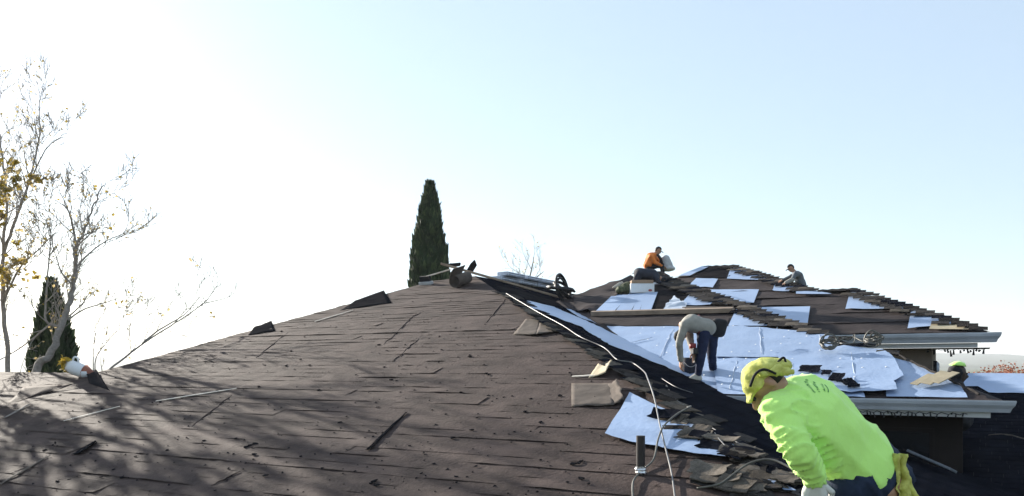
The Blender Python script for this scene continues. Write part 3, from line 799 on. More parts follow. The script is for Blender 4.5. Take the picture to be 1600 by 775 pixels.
# timber
def plank(name, label, p0, p1, w, th, m, upv=Vector((0, 0, 1))):
    d = (p1 - p0).normalized(); s = d.cross(upv).normalized(); n = s.cross(d)
    return tag(add(name, bevel_box((p0 + p1) / 2, (p1 - p0) / 2, s * w / 2, n * th / 2, .006), m), label, 'plank')
plank('wooden_plank', 'long grey plank jutting past the felt roll and down the far ridge', P((689, 412), 19.8), on(PB, (880, 474), .12), .14, .05, 'wood')
plank('toe_board', 'straight timber toe board fixed across the white sheets', on(PC, (925, 494), .06), on(PC, (1146, 489), .06), .09, .09, 'wood', PC.n)
# push broom
bp_ = on(PA, (666, 445), .0); br = empty('push_broom', bp_, 'push broom with dark bristles and tan handle at the peak', 'broom')
e1, e2, nn = PA.e1, PA.e2, PA.n
add('bristles', box(bp_ + nn * .15, e1 * .15, e2 * .04, nn * .07), 'black_cloth', br)
add('head', bevel_box(bp_ + nn * .045, e1 * .19, e2 * .06, nn * .04, .01), 'light_grey', br)
add('handle', tube([bp_ + nn * .20, P((704, 421), 20.1)], .018, 8), 'wood_pale', br)
# unrolled felt
rc = on(PA, (724, 447), .0); ax = Vector((U2.x, U2.y, T)).normalized(); sdv = PA.e1
V, Fc = [], []; ns = 46
for i in range(ns):
    t = i / (ns - 1)
    if t < .3: q = -sdv * .05 + PA.n * (.46 - .30 * t / .3) - sdv * .16 * math.sin(t / .3 * 1.57)
    else:
        a = math.pi + (t - .3) / .7 * 4.6; r = .17 - .05 * (t - .3)
        q = PA.n * (.17 + math.sin(a) * r) + sdv * (math.cos(a) * r - .05)
    for s_ in (0, 1): V.append(rc + q + ax * (s_ * .55 - .25))
for i in range(ns - 1): Fc.append((2 * i, 2 * i + 1, 2 * i + 3, 2 * i + 2))
fro = tag(add('felt_roll', (V, Fc), 'felt_back', None, True), 'half unrolled tan felt roll standing at the peak', 'felt roll')
so = fro.modifiers.new('thick', 'SOLIDIFY'); so.thickness = .012
tag(add('felt_scrap', ([P(p, 20.2) + o_ for o_ in (Vector((0, 0, 0)), Vector((.02, .05, 0))) for p in [(728, 424), (738, 424), (744, 414), (741, 406), (735, 412)]],
    [(0, 1, 2, 3, 4), (9, 8, 7, 6, 5), (0, 5, 6, 1), (1, 6, 7, 2), (2, 7, 8, 3), (3, 8, 9, 4), (4, 9, 5, 0)]), 'felt_black'), 'pointed black felt scrap standing up behind the felt roll', 'felt scrap')
tag(add('felt_scrap', bevel_box(P((709, 414), 20.3), Vector((.17, .02, .02)), Vector((0, .12, .03)), Vector((0, -.01, .035)), .02), 'felt_black'), 'rolled black scrap on the plank end at the peak', 'felt scrap')
# wrapped shingle bundles on the ridge
ub = Vector((U2.x, U2.y, 0))
for i, (s_, lay_) in enumerate(((1.1, 0), (2.15, 0), (3.2, 0), (1.25, 1), (2.3, 1), (3.35, 1))):
    c = PEAK + ub * (s_ + .5) + Vector((0, 0, .07 + lay_ * .125)) + V2.to_3d() * (.12 * lay_ - .05)
    t = empty('shingle_bundle', c - Vector((0, 0, .06)), ('pale wrapped shingle bundle in the ' + ('upper' if lay_ else 'bottom') + ' layer, ' + ('at the peak end', 'middle of three', 'beside the black hose heap')[i % 3]), 'shingle bundle', 'shingle bundles on the ridge, ' + ('upper' if lay_ else 'lower'))
    add('pack', bevel_box(c, ub * .49, V2.to_3d() * .17, Vector((0, 0, .055)), .015), 'wrap', t)
    for k in (-.03, .02): add('printed_band', box(c + Vector((0, 0, k)), ub * .44, V2.to_3d() * .173, Vector((0, 0, .009))), 'wrap_print', t)
    add('printed_band', box(c + V2.to_3d() * .05, ub * .40, V2.to_3d() * .03, Vector((0, 0, .0575))), 'wrap_print', t)
# carton on C
cc = on(PC, (1004, 459), .0); ct = empty('carton', cc, 'white carton with brown lid and red oval mark below the kneeling worker', 'carton')
X_, Y_, Z_ = Vector((1, 0, 0)), Vector((0, 1, 0)), Vector((0, 0, 1))
kc = cc.y / FPX
add('case', bevel_box(cc + Z_ * 9 * kc + Y_ * .15, X_ * 18.5 * kc, Y_ * .15, Z_ * 7.5 * kc, .01), 'white', ct)
add('lid', bevel_box(cc + Z_ * 19 * kc + Y_ * .15, X_ * 17 * kc, Y_ * .16, Z_ * 2.6 * kc, .01), 'card', ct)
V = [cc + X_ * (12 * kc + math.cos(a) * 3.2 * kc) + Z_ * (5.5 * kc + math.sin(a) * 1.7 * kc) - Y_ * .004 for a in [6.283 * i / 16 for i in range(16)]]
add('oval_mark', (V, [tuple(range(15, -1, -1))]), 'red', ct)
# white jug by the lower ridge
jb = on(PA, (124, 590), .01); j = empty('plastic_jug', jb, 'white plastic jug with rust red end beside yellow leaves', 'jug')
kj = jb.y / FPX * .88
prof = [(-20, 5), (-20, 11), (-14, 13), (0, 13), (10, 12), (17, 9), (21, 5)]
V = []; Fc = []; na = 16
for xx, r_ in prof:
    for i in range(na):
        a = 6.283 * i / na; V.append(jb + X_ * xx * kj + Y_ * math.sin(a) * r_ * kj + Z_ * (13 * kj + math.cos(a) * r_ * kj - xx * .35 * kj))
for jx in range(len(prof) - 1):
    for i in range(na): Fc.append((jx * na + i, jx * na + (i + 1) % na, (jx + 1) * na + (i + 1) % na, (jx + 1) * na + i))
Fc.append(tuple(range(na))[::-1]); Fc.append(tuple((len(prof) - 1) * na + i for i in range(na)))
add('bottle', (V, Fc), 'white', j, True)
add('end_cap', tube([jb + X_ * 9 * kj + Z_ * 10 * kj, jb + X_ * 24 * kj + Z_ * 5 * kj], [12.4 * kj, 5 * kj], 16), 'rust', j, True)
add('handle', tube(spline([jb + X_ * -12 * kj + Z_ * 27 * kj, jb + X_ * -9 * kj + Z_ * 35 * kj, jb + X_ * -3 * kj + Z_ * 34 * kj, jb + X_ * -1 * kj + Z_ * 25 * kj], 4), 1.8 * kj, 6), 'white', j, True)
V, Fc = [], []; rr = random.Random(5)
for i in range(26): leaf_quad(V, Fc, jb + X_ * rr.uniform(-30, -16) * kj + Z_ * rr.uniform(12, 34) * kj - Y_ * rr.uniform(.0, .12), .13, rr)
tag(add('leaf_cluster', (V, Fc), 'leaf_yellow'), 'bright yellow leaf cluster caught beside the white jug', 'leaves')
# little felt scraps and splinters strewn on A
def scrap_mesh(sd):
    rr = random.Random(sd); n = 7; V = []
    for k in range(2):
        for i in range(n):
            a = 6.283 * i / n; r = rr.uniform(.5, 1.0) if k == 0 else 0
            if k == 0: V.append((math.cos(a) * r * .055, math.sin(a) * r * .038, .006 + .020 * abs(math.cos(a + sd)) * rr.random()))
    V.append((0, 0, .022)); me = bpy.data.meshes.new('scrap')
    V += [(x * .9, y * .9, 0.0) for x, y, z in V[:n]]
    Fc = [(i, (i + 1) % n, n) for i in range(n)] + [(n + 1 + i, n + 1 + (i + 1) % n, (i + 1) % n, i) for i in range(n)]
    me.from_pydata(V, [], Fc); me.materials.append(M['felt_black']); return me
SC = [scrap_mesh(i) for i in range(5)]
rr = random.Random(77)
fixed = [(155, 660), (368, 687), (385, 700), (340, 612), (258, 610), (405, 606), (300, 626), (455, 550), (470, 563), (600, 575), (612, 595), (690, 548), (735, 558), (760, 585), (764, 587), (620, 596), (704, 467), (592, 540), (498, 611),
         (530, 662), (640, 698), (708, 686), (707, 686), (470, 715), (400, 695), (392, 697), (398, 712), (415, 745), (580, 757), (590, 760), (585, 754), (905, 726), (896, 727), (860, 730), (910, 750), (845, 662), (875, 620), (820, 645), (830, 625),
         (480, 524), (440, 519), (484, 572), (414, 572), (447, 573), (320, 690), (262, 705), (235, 570), (70, 705), (190, 748), (160, 640), (115, 625), (212, 715)]
for i in range(62):
    y = rr.uniform(470, 770); lo = 700 - (y - 440) * 3.4 if y < 600 else 20; fixed.append((rr.uniform(max(30, lo + 40), min(930, 780 + (y - 440) * .85)), y))
for i, p in enumerate(fixed):
    q = on(PA, p, .012); sc = rr.uniform(.35, .85) * (1.0 if i < 52 else .7)
    o = inst('felt_scrap', SC[i % 5], Matrix.Translation(q) @ Matrix((PA.e1, PA.e2, PA.n)).transposed().to_4x4() @ Matrix.Rotation(rr.uniform(0, 6.28), 4, 'Z') @ Matrix.Scale(sc, 4), None)
    tag(o, 'small torn black felt scrap lying on the brown felt', 'felt scrap', 'felt scraps strewn on the brown felt')
gv = []
for i in range(620):
    y = 445 + 330 * rr.random(); x = rr.uniform(20, 960)
    p = on(PA, (x, y), .012); ab_ = PA.ab(p)
    if not pip(ab_, polyA): continue
    r_ = rr.uniform(.006, .018); d_ = PA.e1 * math.cos(i) + PA.e2 * math.sin(i); e_ = PA.n.cross(d_)
    n_ = [p + d_ * r_ * rr.uniform(.8, 2), p + e_ * r_, p - d_ * r_, p - e_ * r_ * rr.uniform(.4, 1), p + PA.n * r_ * .8]
    gv.append((n_, [(0, 1, 4), (1, 2, 4), (2, 3, 4), (3, 0, 4)]))
tag(add('roof_grit', join(*gv), 'felt_black'), 'fine dark grit and nail crumbs scattered over the brown felt', 'debris', None, 'stuff')
def sliver(p0, p1, w, lab, m='wood_pale'):
    a, b_ = on(PA, p0, .02), on(PA, p1, .02); n = 9; pts = [a.lerp(b_, i / (n - 1)) + PA.e2 * .02 * nz(i * .9, p0[0]) + PA.n * .006 for i in range(n)]
    v_, f2 = tube(pts, [1.5 * w * (.45 + .55 * math.sin(.3 + 2.5 * i / (n - 1))) for i in range(n)], 6)
    v_ = [p - PA.n * ((p - a).dot(PA.n) - .004) * .75 for p in v_]
    tag(add('wood_sliver', (v_, f2), m), lab, 'wood sliver')
sliver((100, 660), (188, 637), .016, 'pale wood sliver lying between two tree shadows')
sliver((244, 629), (370, 609), .017, 'longest pale wood sliver on the brown felt')
sliver((492, 504), (552, 486), .018, 'pale wood sliver high up near the dark hip flap')
sliver((894, 591), (930, 589), .018, 'stubby pale wood sliver above the curled felt patch')
sliver((8, 655), (46, 634), .022, 'dark wood sliver below the lower ridge', 'bark')
sliver((0, 760), (78, 714), .020, 'grey brown wood strip low on the felt', 'felt_back')

# lifted and torn felt (parts of the roof face)
def flap(pl, parent, quad, lifts, m='felt', n=10, name='felt_flap', jag=.0, sd=0):
    """quad: 4 px corners (two fixed, two free); lifts: height at the free side"""
    c = [on(pl, p) for p in quad]; V, Fc = [], []
    for j in range(n + 1):
        t = j / n
        for i in range(n + 1):
            s_ = i / n
            p = c[0].lerp(c[1], s_).lerp(c[3].lerp(c[2], s_), t)
            hgt = (lifts[0] * (1 - s_) + lifts[1] * s_) * t ** 1.8 + .014 + .012 * nz(s_ * 4, t * 4, sd)
            V.append(p + pl.n * hgt + (pl.e1 * nz(s_ * 5 + sd, t * 5) + pl.e2 * nz(s_ * 5, t * 5 + sd)) * jag * t)
    for j in range(n):
        for i in range(n): Fc.append((j * (n + 1) + i, j * (n + 1) + i + 1, (j + 1) * (n + 1) + i + 1, (j + 1) * (n + 1) + i))
    o = add(name, (V, Fc), m, parent, True); so = o.modifiers.new('t', 'SOLIDIFY'); so.thickness = .006; return o
flap(PA, roofA, [(893, 601), (960, 601), (960, 637), (893, 637)], (.0, .015), 'felt_back', 10, 'felt_patch', .01, 1)
flap(PA, roofA, [(945, 602), (945, 637), (976, 634), (966, 606)], (.10, .07), 'felt_back', 10, 'felt_patch', .05, 2)['label'] = 'curled pale end of a torn felt patch'
flap(PA, roofA, [(822, 500), (845, 500), (840, 527), (802, 524)], (.0, .03), 'felt_back', 8, 'felt_patch', .02, 3)
flap(PA, roofA, [(845, 500), (868, 512), (866, 522), (838, 527)], (.03, .03), 'felt_back', 8, 'felt_patch', .03, 4)
flap(PA, roofA, [(920, 592), (935, 570), (958, 583), (948, 590)], (.05, .16), 'tan_board', 8, 'torn_flap', .03, 5)
flap(PA, roofA, [(612, 474), (532, 486), (556, 473), (600, 456)], (.02, .04), 'felt_black', 8, 'felt_flap', .02, 6)['label'] = 'dark lifted felt flap on the hip edge'
flap(PA, roofA, [(430, 518), (388, 525), (397, 514), (425, 503)], (.01, .02), 'felt_black', 8, 'felt_flap', .02, 7)
flap(PA, roofA, [(172, 612), (140, 600), (136, 588), (152, 583)], (.05, .05), 'felt_black', 8, 'felt_flap', .02, 8)
flap(PA, roofA, [(0, 640), (50, 620), (118, 606), (40, 612)], (.08, .06), 'felt', 10, 'felt_flap', .05, 10)
flap(PA, roofA, [(572, 705), (634, 646), (637, 646), (581, 704)], (.012, .006), 'felt_black', 8, 'felt_slit', .015, 11)
flap(PA, roofA, [(112, 712), (150, 690), (152, 694), (130, 712)], (.04, .03), 'felt_black', 8, 'felt_slit', .02, 12)
for i, (x0, y0, x1, y1) in enumerate([(300, 668), (400, 590), (0, 0), ][:0] or [(300, 668, 362, 618), (330, 760, 376, 738), (450, 520, 400, 560), (600, 540, 650, 490), (615, 565, 660, 525), (790, 468, 760, 505)]):
    a, b_ = on(PA, (x0, y0), .012), on(PA, (x1, y1), .012)
    add('felt_fold', tube([a.lerp(b_, t / 10) + PA.e1 * .07 * nz(t * .6, x0) for t in range(11)], [.002 + .006 * math.sin(.2 + 2.7 * t / 10) for t in range(11)], 6), 'felt', roofA, True)

# dark shingle pieces and tan boards lying on C, broken shingles at the foot of the hip
def piece(pl, px, w, d, th, rz, m, label, name='shingle_piece', cat='shingle', tilt=.05, group=None, h=.10):
    c = on(pl, px, h); q = Matrix((pl.e1, pl.e2, pl.n)).transposed() @ Matrix.Rotation(rz, 3, 'Z') @ Matrix.Rotation(tilt, 3, 'X')
    if 'shingle' in m:
        rq = random.Random(int(px[0] * 31 + px[1] * 17)); bd = rq.uniform(-.5, .9); tw = rq.uniform(-.3, .3); V, Fc = [], []; nx, ny = 7, 3
        for s_ in (0, 1):
            for j_ in range(ny + 1):
                for i_ in range(nx + 1):
                    x_ = (i_ / nx - .5) * w; y_ = (j_ / ny - .5) * d
                    if i_ in (0, nx): x_ += nz(j_ * 1.7, px[0], s_ * .1) * .035
                    if j_ in (0, ny): y_ += nz(i_ * 1.3, px[1], s_ * .1) * .022
                    V.append(c + q @ Vector((x_, y_, bd * x_ * x_ * 1.4 + tw * x_ * y_ * 2 + .006 * nz(i_ * .8, j_ * .9, px[0]) - s_ * th * .7)))
        w1 = nx + 1; o1 = w1 * (ny + 1)
        for j_ in range(ny):
            for i_ in range(nx):
                k_ = j_ * w1 + i_; Fc += [(k_, k_ + 1, k_ + w1 + 1, k_ + w1), (o1 + k_, o1 + k_ + w1, o1 + k_ + w1 + 1, o1 + k_ + 1)]
        rim = list(range(w1)) + [w1 * j_ + nx for j_ in range(1, ny + 1)] + [ny * w1 + i_ for i_ in range(nx - 1, -1, -1)] + [w1 * j_ for j_ in range(ny - 1, 0, -1)]
        Fc += [(rim[i_], rim[i_ - 1], o1 + rim[i_ - 1], o1 + rim[i_]) for i_ in range(len(rim))]
    else: V, Fc = bevel_box(c, q @ Vector((w / 2, 0, 0)), q @ Vector((0, d / 2, 0)), q @ Vector((0, 0, th / 2)), th * .2)
    return tag(add(name, (V, Fc), m), label, cat, group)
for n_, (px, w, d, rz, tl) in enumerate([((1266, 586), .27, .22, -.05, .1), ((1291, 592), .12, .14, .1, .1), ((1308, 600), .17, .18, -.2, .3), ((1326, 607), .16, .16, .6, .2), ((1312, 604), .2, .10, -.5, -.2), ((1334, 613), .14, .12, .1, 0)]):
    piece(PC, px, w, d, .012, rz, 'shingle_dark' if rz else 'shingle', ['widest dark shingle piece of the row behind the lime shirt', 'small square shingle chip right after the widest piece', 'tilted shingle piece in the middle of the row behind the lime shirt', 'diamond turned shingle piece near the gutter end of the row', 'narrow shingle strip crossing the tilted middle piece', 'last small shingle piece of the row, by the gutter'][n_], tilt=tl, group='shingle pieces beside the lime shirt', h=.10)
for i, (px, w, d, rz) in enumerate([((1442, 601), .10, .36, -.55), ((1462, 601), .15, .42, -.55), ((1478, 603), .10, .38, -.6)]):
    piece(PC, px, w, d, .012, rz, 'tan_board', ['dark edged tan strip, first of three by the torn sheet', 'widest tan board of three near the lime cap', 'narrow tan strip closest to the lime cap'][i], 'tan_board', 'board', .1, h=.07 + .02 * i)
prn = random.Random(9)
for i in range(34):
    t = prn.random(); px = (1030 + 215 * t + prn.uniform(-8, 14), 652 + 106 * t + prn.uniform(-3, 14))
    piece(PA, px, prn.uniform(.16, .34), prn.uniform(.10, .16), .014, prn.uniform(-.5, .1), (mc := prn.choice(('shingle_old', 'shingle', 'shingle_old', 'shingle_dark'))),
          {'shingle_old': 'weathered tan', 'shingle': 'dark grey', 'shingle_dark': 'black'}[mc] + ' shingle strip torn loose along the hip foot', tilt=prn.uniform(-.1, .25), group={'shingle_old': 'tan', 'shingle': 'grey', 'shingle_dark': 'black'}[mc] + ' torn shingle strips along the hip foot', h=.05 + prn.uniform(0, .05))
for i in range(14):
    px = (prn.uniform(1095, 1230), prn.uniform(738, 775))
    piece(PA, px, prn.uniform(.2, .4), prn.uniform(.10, .2), .014, prn.uniform(-.3, .3), prn.choice(('shingle_old', 'shingle', 'shingle')), 'old shingle heaped on the felt under the olive cord', tilt=prn.uniform(-.1, .2), group='old shingles under the olive cord', h=.03 + prn.uniform(0, .03))
piece(PB, (1450, 733), .62, .12, .03, .9, 'grey_cloth', 'grey metal flashing strip lying on the black roof', 'flashing_strip', 'flashing', .2)
piece(PF, (1577, 690), .5, .02, .012, -.35, 'shingle_old', 'thin pale batten lying on the low black roof', 'batten', 'batten', 0)
# string of lights under both eaves
def light_string(label, p0, p1, n, drop, sd, m):
    rr = random.Random(sd); pts = [p0.lerp(p1, i / n) - Vector((0, 0, .012 * (i % 3))) for i in range(n + 1)]
    t = empty('string_lights', p0.lerp(p1, .5), label, 'string lights')
    add('wire', tube(pts, .004, 4), 'rubber', t)
    parts = []
    for p in pts:
        if rr.random() < .35: continue
        q = p + Vector((rr.uniform(-.4, .4), 0, -rr.uniform(.2, 1.2))) * drop; parts.append(tube([p, q], [drop * .12, drop * .22], 5))
    tag(add('bulbs', join(*parts), m, t), kind='stuff')
go = Vector((-U2.x, -U2.y, 0))
light_string('dark light string hanging along the lower gutter', PC.pt(aGL + 1.1, eb) + go * .03 - Z_ * .15, PC.pt(aGR - .35, eb) + go * .03 - Z_ * .15, 46, .05, 2, 'rubber')
light_string('row of dripping icicle lights under the end of the upper eave', PE.pt(aER, bER) + bk * .05 - Z_ * .28 - V2.to_3d() * .05, PE.pt(aER, bER) + bk * .3 - Z_ * .28 - V2.to_3d() * 1.0, 18, .10, 3, 'rubber')
# round lamp on the far wall's corner
lc = fw + V2.to_3d() * .03 + Vector((0, 0, -.62)); 
lp = empty('wall_lamp', lc, 'round pale lamp on the corner of the tan wall', 'lamp')
add('back_plate', tube([lc, lc + V2.to_3d() * .06], .13, 18), 'black_cloth', lp)
add('globe', tube([lc + V2.to_3d() * .06 - bk * .0, lc + V2.to_3d() * .10], [.12, .08], 18), 'wrap', lp)

# ------------------------------------------------------------------ people
bmS = bmesh.new(); bmesh.ops.create_icosphere(bmS, subdivisions=2, radius=1); SPH = [v.co.copy() for v in bmS.verts]; bmS.free()
def ell(c, a, b_=None, d=None):
    if b_ is None: return [c + s * a for s in SPH]
    return [c + a * s.x + b_ * s.y + d * s.z for s in SPH]
def hull(*groups):
    bm = bmesh.new()
    for g_ in groups:
        for p in g_: bm.verts.new(p)
    r = bmesh.ops.convex_hull(bm, input=list(bm.verts))
    dead = [e for e in r['geom_interior'] + r['geom_unused'] if isinstance(e, bmesh.types.BMVert)]
    bmesh.ops.delete(bm, geom=list(set(dead)), context='VERTS')
    return from_bm(bm)
def cap(p0, r0, p1, r1): return hull(ell(p0, r0), ell(p1, r1))
def blob(hulls, voxel, smooth=3):
    v, f = join(*hulls); me = bpy.data.meshes.new('tmp'); me.from_pydata(v, [], f); me.update()
    o = bpy.data.objects.new('tmp', me); COL.objects.link(o)
    m = o.modifiers.new('r', 'REMESH'); m.mode = 'VOXEL'; m.voxel_size = voxel
    s_ = o.modifiers.new('s', 'SMOOTH'); s_.iterations = smooth; s_.factor = .5
    dg = bpy.context.evaluated_depsgraph_get(); dg.update(); ev = o.evaluated_get(dg); em = ev.to_mesh()
    vf = ([p.co.copy() for p in em.vertices], [tuple(p.vertices) for p in em.polygons])
    nr = [p.normal.copy() for p in em.vertices]
    ev.to_mesh_clear(); bpy.data.objects.remove(o); bpy.data.meshes.remove(me)
    return vf[0], vf[1], nr
def folds(v, nr, amp, segs=(), f=9.0):
    """cloth folds: ridged noise, running round the limbs given as (p0, p1)"""
    out = []
    for p, n in zip(v, nr):
        best, bd = None, 9
        for a, b_ in segs:
            d = b_ - a; t = max(0, min(1, (p - a).dot(d) / d.length_squared)); ds = (p - a - d * t).length
            if ds < bd: bd = ds; best = d.normalized()
        q = p * f * .45
        w = 1.0
        if best is not None and bd < .14: al = p.dot(best); q = p * f * .7 + best * al * f * 1.5; w = 1.1
        r = 1 - min(1, abs(noise.noise(q)) * 3.2); r = r * r * 1.5 - .35; r2 = noise.noise(q * 2.1 + Vector((7, 3, 1)))
        out.append(p + n * amp * w * (r * .7 + r2 * .35))
    return out
def hand(wr, dr, pn, k, curl=.5, side=1):
    """palm, four fingers of different length with a knuckle bend, thumb from the palm's side"""
    dr = dr.normalized(); pn = (pn - dr * pn.dot(dr)).normalized(); sx = dr.cross(pn) * side; H = []
    pc = wr + dr * .05 * k
    H.append(hull(ell(wr + dr * .01 * k, .026 * k), ell(pc + sx * .026 * k, .016 * k), ell(pc - sx * .026 * k, .016 * k), ell(pc + dr * .035 * k + sx * .03 * k, .013 * k), ell(pc + dr * .035 * k - sx * .03 * k, .013 * k)))
    for i, L in enumerate((.066, .076, .070, .054)):
        o = wr + dr * .09 * k + sx * (.030 - .020 * i) * k; d1 = (dr + pn * curl * .6).normalized(); d2 = (dr + pn * curl * 2.2).normalized()
        m1 = o + d1 * L * .5 * k; m2 = m1 + d2 * L * .5 * k
        H.append(cap(o, .0095 * k, m1, .0088 * k)); H.append(cap(m1, .0088 * k, m2, .0072 * k))
    o = wr + dr * .03 * k + sx * .03 * k; m1 = o + (dr * .7 + sx * .8 + pn * .2) * .034 * k; m2 = m1 + (dr + pn * curl) .normalized() * .032 * k
    H.append(cap(o, .013 * k, m1, .011 * k)); H.append(cap(m1, .011 * k, m2, .008 * k))
    return join(*H)
def person(label, base, J, k=1.0, voxel=.022, shirt='grey_cloth', pants='jeans', skin='skin', shoes='black_cloth', headwear=('cap', 'black_cloth'), gloves=None, fold=.006, fat=1.0, sleeve=.016, hem=0.0, name='person'):
    """J: joints in world space. pel che nec hed(+face,up) sL eL wL sR eR wR hL kL aL hR kR aR (+toe direction)"""
    t = empty(name, base, label, 'person')
    w = (J['sR'] - J['sL']).normalized(); s_ = (J['che'] - J['pel']).normalized(); w = (w - s_ * w.dot(s_)).normalized(); d = w.cross(s_)
    hw = (J['hR'] - J['hL']).normalized()
    def torso(g_, dz=0):
        g_ *= k
        e = lambda c, a, b_, c_: ell(c, w * (a * fat * k + g_), s_ * (b_ * k + g_), d * (c_ * fat * k + g_))
        mid = J['pel'].lerp(J['che'], .5); tops = J['che'].lerp(J['nec'], .55)
        lo = J['pel'] + s_ * dz
        return [hull(e(lo, .155, .10, .105), e(mid, .145, .10, .10)), hull(e(mid, .145, .10, .10), e(J['che'], .165, .10, .115)), hull(e(J['che'], .165, .10, .115), e(tops, .10, .05, .07), ell(J['sL'], .052 * k + g_), ell(J['sR'], .052 * k + g_))]
    def arms(g_, end=1.0):
        o = []
        for q in 'LR':
            S0, E_, W_ = J['s' + q], J['e' + q], J['w' + q]; g2 = g_ * k
            o += [cap(S0, .056 * k + g2, E_, .043 * k + g2), cap(E_, .043 * k + g2, E_.lerp(W_, end), .030 * k + g2)]
        return o
    def legs(g_):
        o = []
        for q in 'LR':
            g2 = g_ * k
            o += [cap(J['h' + q], .088 * k + g2, J['k' + q], .058 * k + g2), cap(J['k' + q], .057 * k + g2, J['a' + q], .040 * k + g2)]
        return o
    f_, u_ = J['face'].normalized(), J['up'].normalized(); u_ = (u_ - f_ * u_.dot(f_)).normalized(); sd_ = f_.cross(u_); hc = J['hed']
    hk = J.get('hk', 1.0); he = lambda c, a, b_, c_: ell(c, sd_ * a * k * hk, f_ * b_ * k * hk, u_ * c_ * k * hk)
    skull = he(hc + u_ * .02 * k, .074, .092, .098)
    heads = [hull(skull, he(hc - u_ * .075 * k + f_ * .035 * k, .045, .045, .035)), cap(J['nec'], .058 * k, hc - u_ * .04 * k - f_ * .01 * k, .054 * k),
             hull(ell(hc + f_ * .092 * k + u_ * .01 * k, .010 * k), ell(hc + f_ * .115 * k - u_ * .022 * k, .016 * k), ell(hc + f_ * .085 * k - u_ * .03 * k, .018 * k)),
             hull(he(hc + sd_ * .076 * k - f_ * .005 * k, .012, .022, .034)), hull(he(hc - sd_ * .076 * k - f_ * .005 * k, .012, .022, .034)),
             hull(he(hc + f_ * .086 * k - u_ * .055 * k, .026, .012, .012))]
    v, f, nr = blob(torso(0) + arms(0) + legs(0) + heads, voxel, 2)
    body = (v, f)
    if not gloves:
        for q, sg in (('L', 1), ('R', -1)): body = join(body, hand(J['w' + q], J.get('d' + q, J['w' + q] - J['e' + q]), J.get('pn', Vector((0, 0, -1)) + f_ * .2), k * 1.05, .5, sg))
    add('body', body, skin, t, True)
    for sg in (-1, 1):
        add('eye', cap(hc + f_ * .088 * k + sd_ * sg * .030 * k + u_ * .012 * k, .010 * k, hc + f_ * .089 * k + sd_ * sg * .036 * k + u_ * .012 * k, .009 * k), 'hair', t, True)
    v, f, nr = blob(torso(.024, hem) + arms(sleeve, .95), voxel, 2)
    sg_ = [(J['s' + q], J['e' + q]) for q in 'LR'] + [(J['e' + q], J['w' + q]) for q in 'LR']
    sh = add('shirt', (folds(v, nr, fold * k, sg_), f), shirt, t, True)
    pe = lambda c, a, b_, c_: ell(c, w * a * fat * k, s_ * b_ * k, d * c_ * fat * k)
    v, f, nr = blob(legs(.014) + [hull(pe(J['pel'] + s_ * .035, .166, .10, .118), ell(J['hL'], .094 * k), ell(J['hR'], .094 * k))], voxel, 2)
    sg_ = [(J['h' + q], J['k' + q]) for q in 'LR'] + [(J['k' + q], J['a' + q]) for q in 'LR']
    add('trousers', (folds(v, nr, fold * .8 * k, sg_), f), pants, t, True)
    for q, sg in (('L', 1), ('R', -1)):
        A_ = J['a' + q]; td = J.get('t' + q, J['face']).normalized(); dn_ = (A_ - J['k' + q]).normalized()
        so_ = J.get('sole', dn_); so_ = (so_ - td * so_.dot(td)); so_ = so_.normalized() if so_.length > .05 else Vector((0, 0, -1))
        add('shoe', hull(ell(A_, .050 * k), ell(A_ + so_ * .05 * k - td * .03 * k, .036 * k), ell(A_ + so_ * .055 * k + td * .12 * k, .036 * k), ell(A_ + so_ * .06 * k + td * .17 * k, .028 * k)), shoes, t, True)
        if gloves: add('glove', hand(J['w' + q], J.get('d' + q, J['w' + q] - J['e' + q]), J.get('pn', Vector((0, 0, -1)) + f_ * .2), k * 1.22, .55, sg), gloves, t, True)
    kind, hm = headwear
    if kind in ('cap', 'beanie'):
        dome = [hull([p for p in he(hc + u_ * .02 * k, .084, .102, .108) if (p - hc).dot(u_) > (.03 if kind == 'cap' else .0) * k])]
        cp = add(kind if kind == 'cap' else 'beanie', dome[0] if kind == 'beanie' else dome[0], hm, t, True)
        if kind == 'cap': add('brim', hull(he(hc + f_ * .10 * k + u_ * .035 * k, .07, .02, .008), he(hc + f_ * .155 * k + u_ * .022 * k, .05, .02, .007)), hm, cp, True)
    if skin: add('hair', hull([p for p in he(hc + u_ * .015 * k - f_ * .008 * k, .079, .095, .098) if (p - hc).dot(f_) < .0]), 'hair', t, True)
    return t, dict(w=w, s=s_, d=d, f=f_, u=u_, sd=sd_, shirt=sh)

def VX(x, y, Y): return at(x, y, Y)
down = Vector((0, 0, -1))
# --- worker in the lime shirt, kneeling on the black shingles, bent over to the left
Yv = 3.65
pel = VX(1366, 742, 3.72); bz = lambda p: PB.z(p.x, p.y)
def onB(p, h=.07): return Vector((p.x, p.y, bz(p) + h))
hL, hR = VX(1338, 752, 3.60), VX(1392, 748, 3.86)
kL = hL + Vector((-.30, -.02, -.24)); kR = hR + Vector((-.28, .06, -.24))
J = dict(pel=pel, che=VX(1264, 652, 3.62), nec=VX(1208, 607, 3.60), hed=VX(1197, 597, 3.56), hk=.87, face=Vector((-.50, .10, -.85)), up=Vector((-.84, .05, .5)),
         sL=VX(1217, 642, 3.47), eL=VX(1248, 704, 3.36), wL=VX(1273, 746, 3.46), sR=VX(1268, 612, 3.80), eR=VX(1292, 708, 3.98), wR=VX(1304, 757, 3.66),
         dL=Vector((.05, .15, -1)), dR=Vector((-.1, -.1, -1)), pn=Vector((.2, 1, .1)),
         hL=hL, kL=kL, aL=onB(kL + Vector((.16, .0, 0)), .09), hR=hR, kR=kR, aR=onB(kR + Vector((.16, .02, 0)), .09), tL=Vector((-1, .1, .1)), tR=Vector((-1, .1, .1)), sole=down)
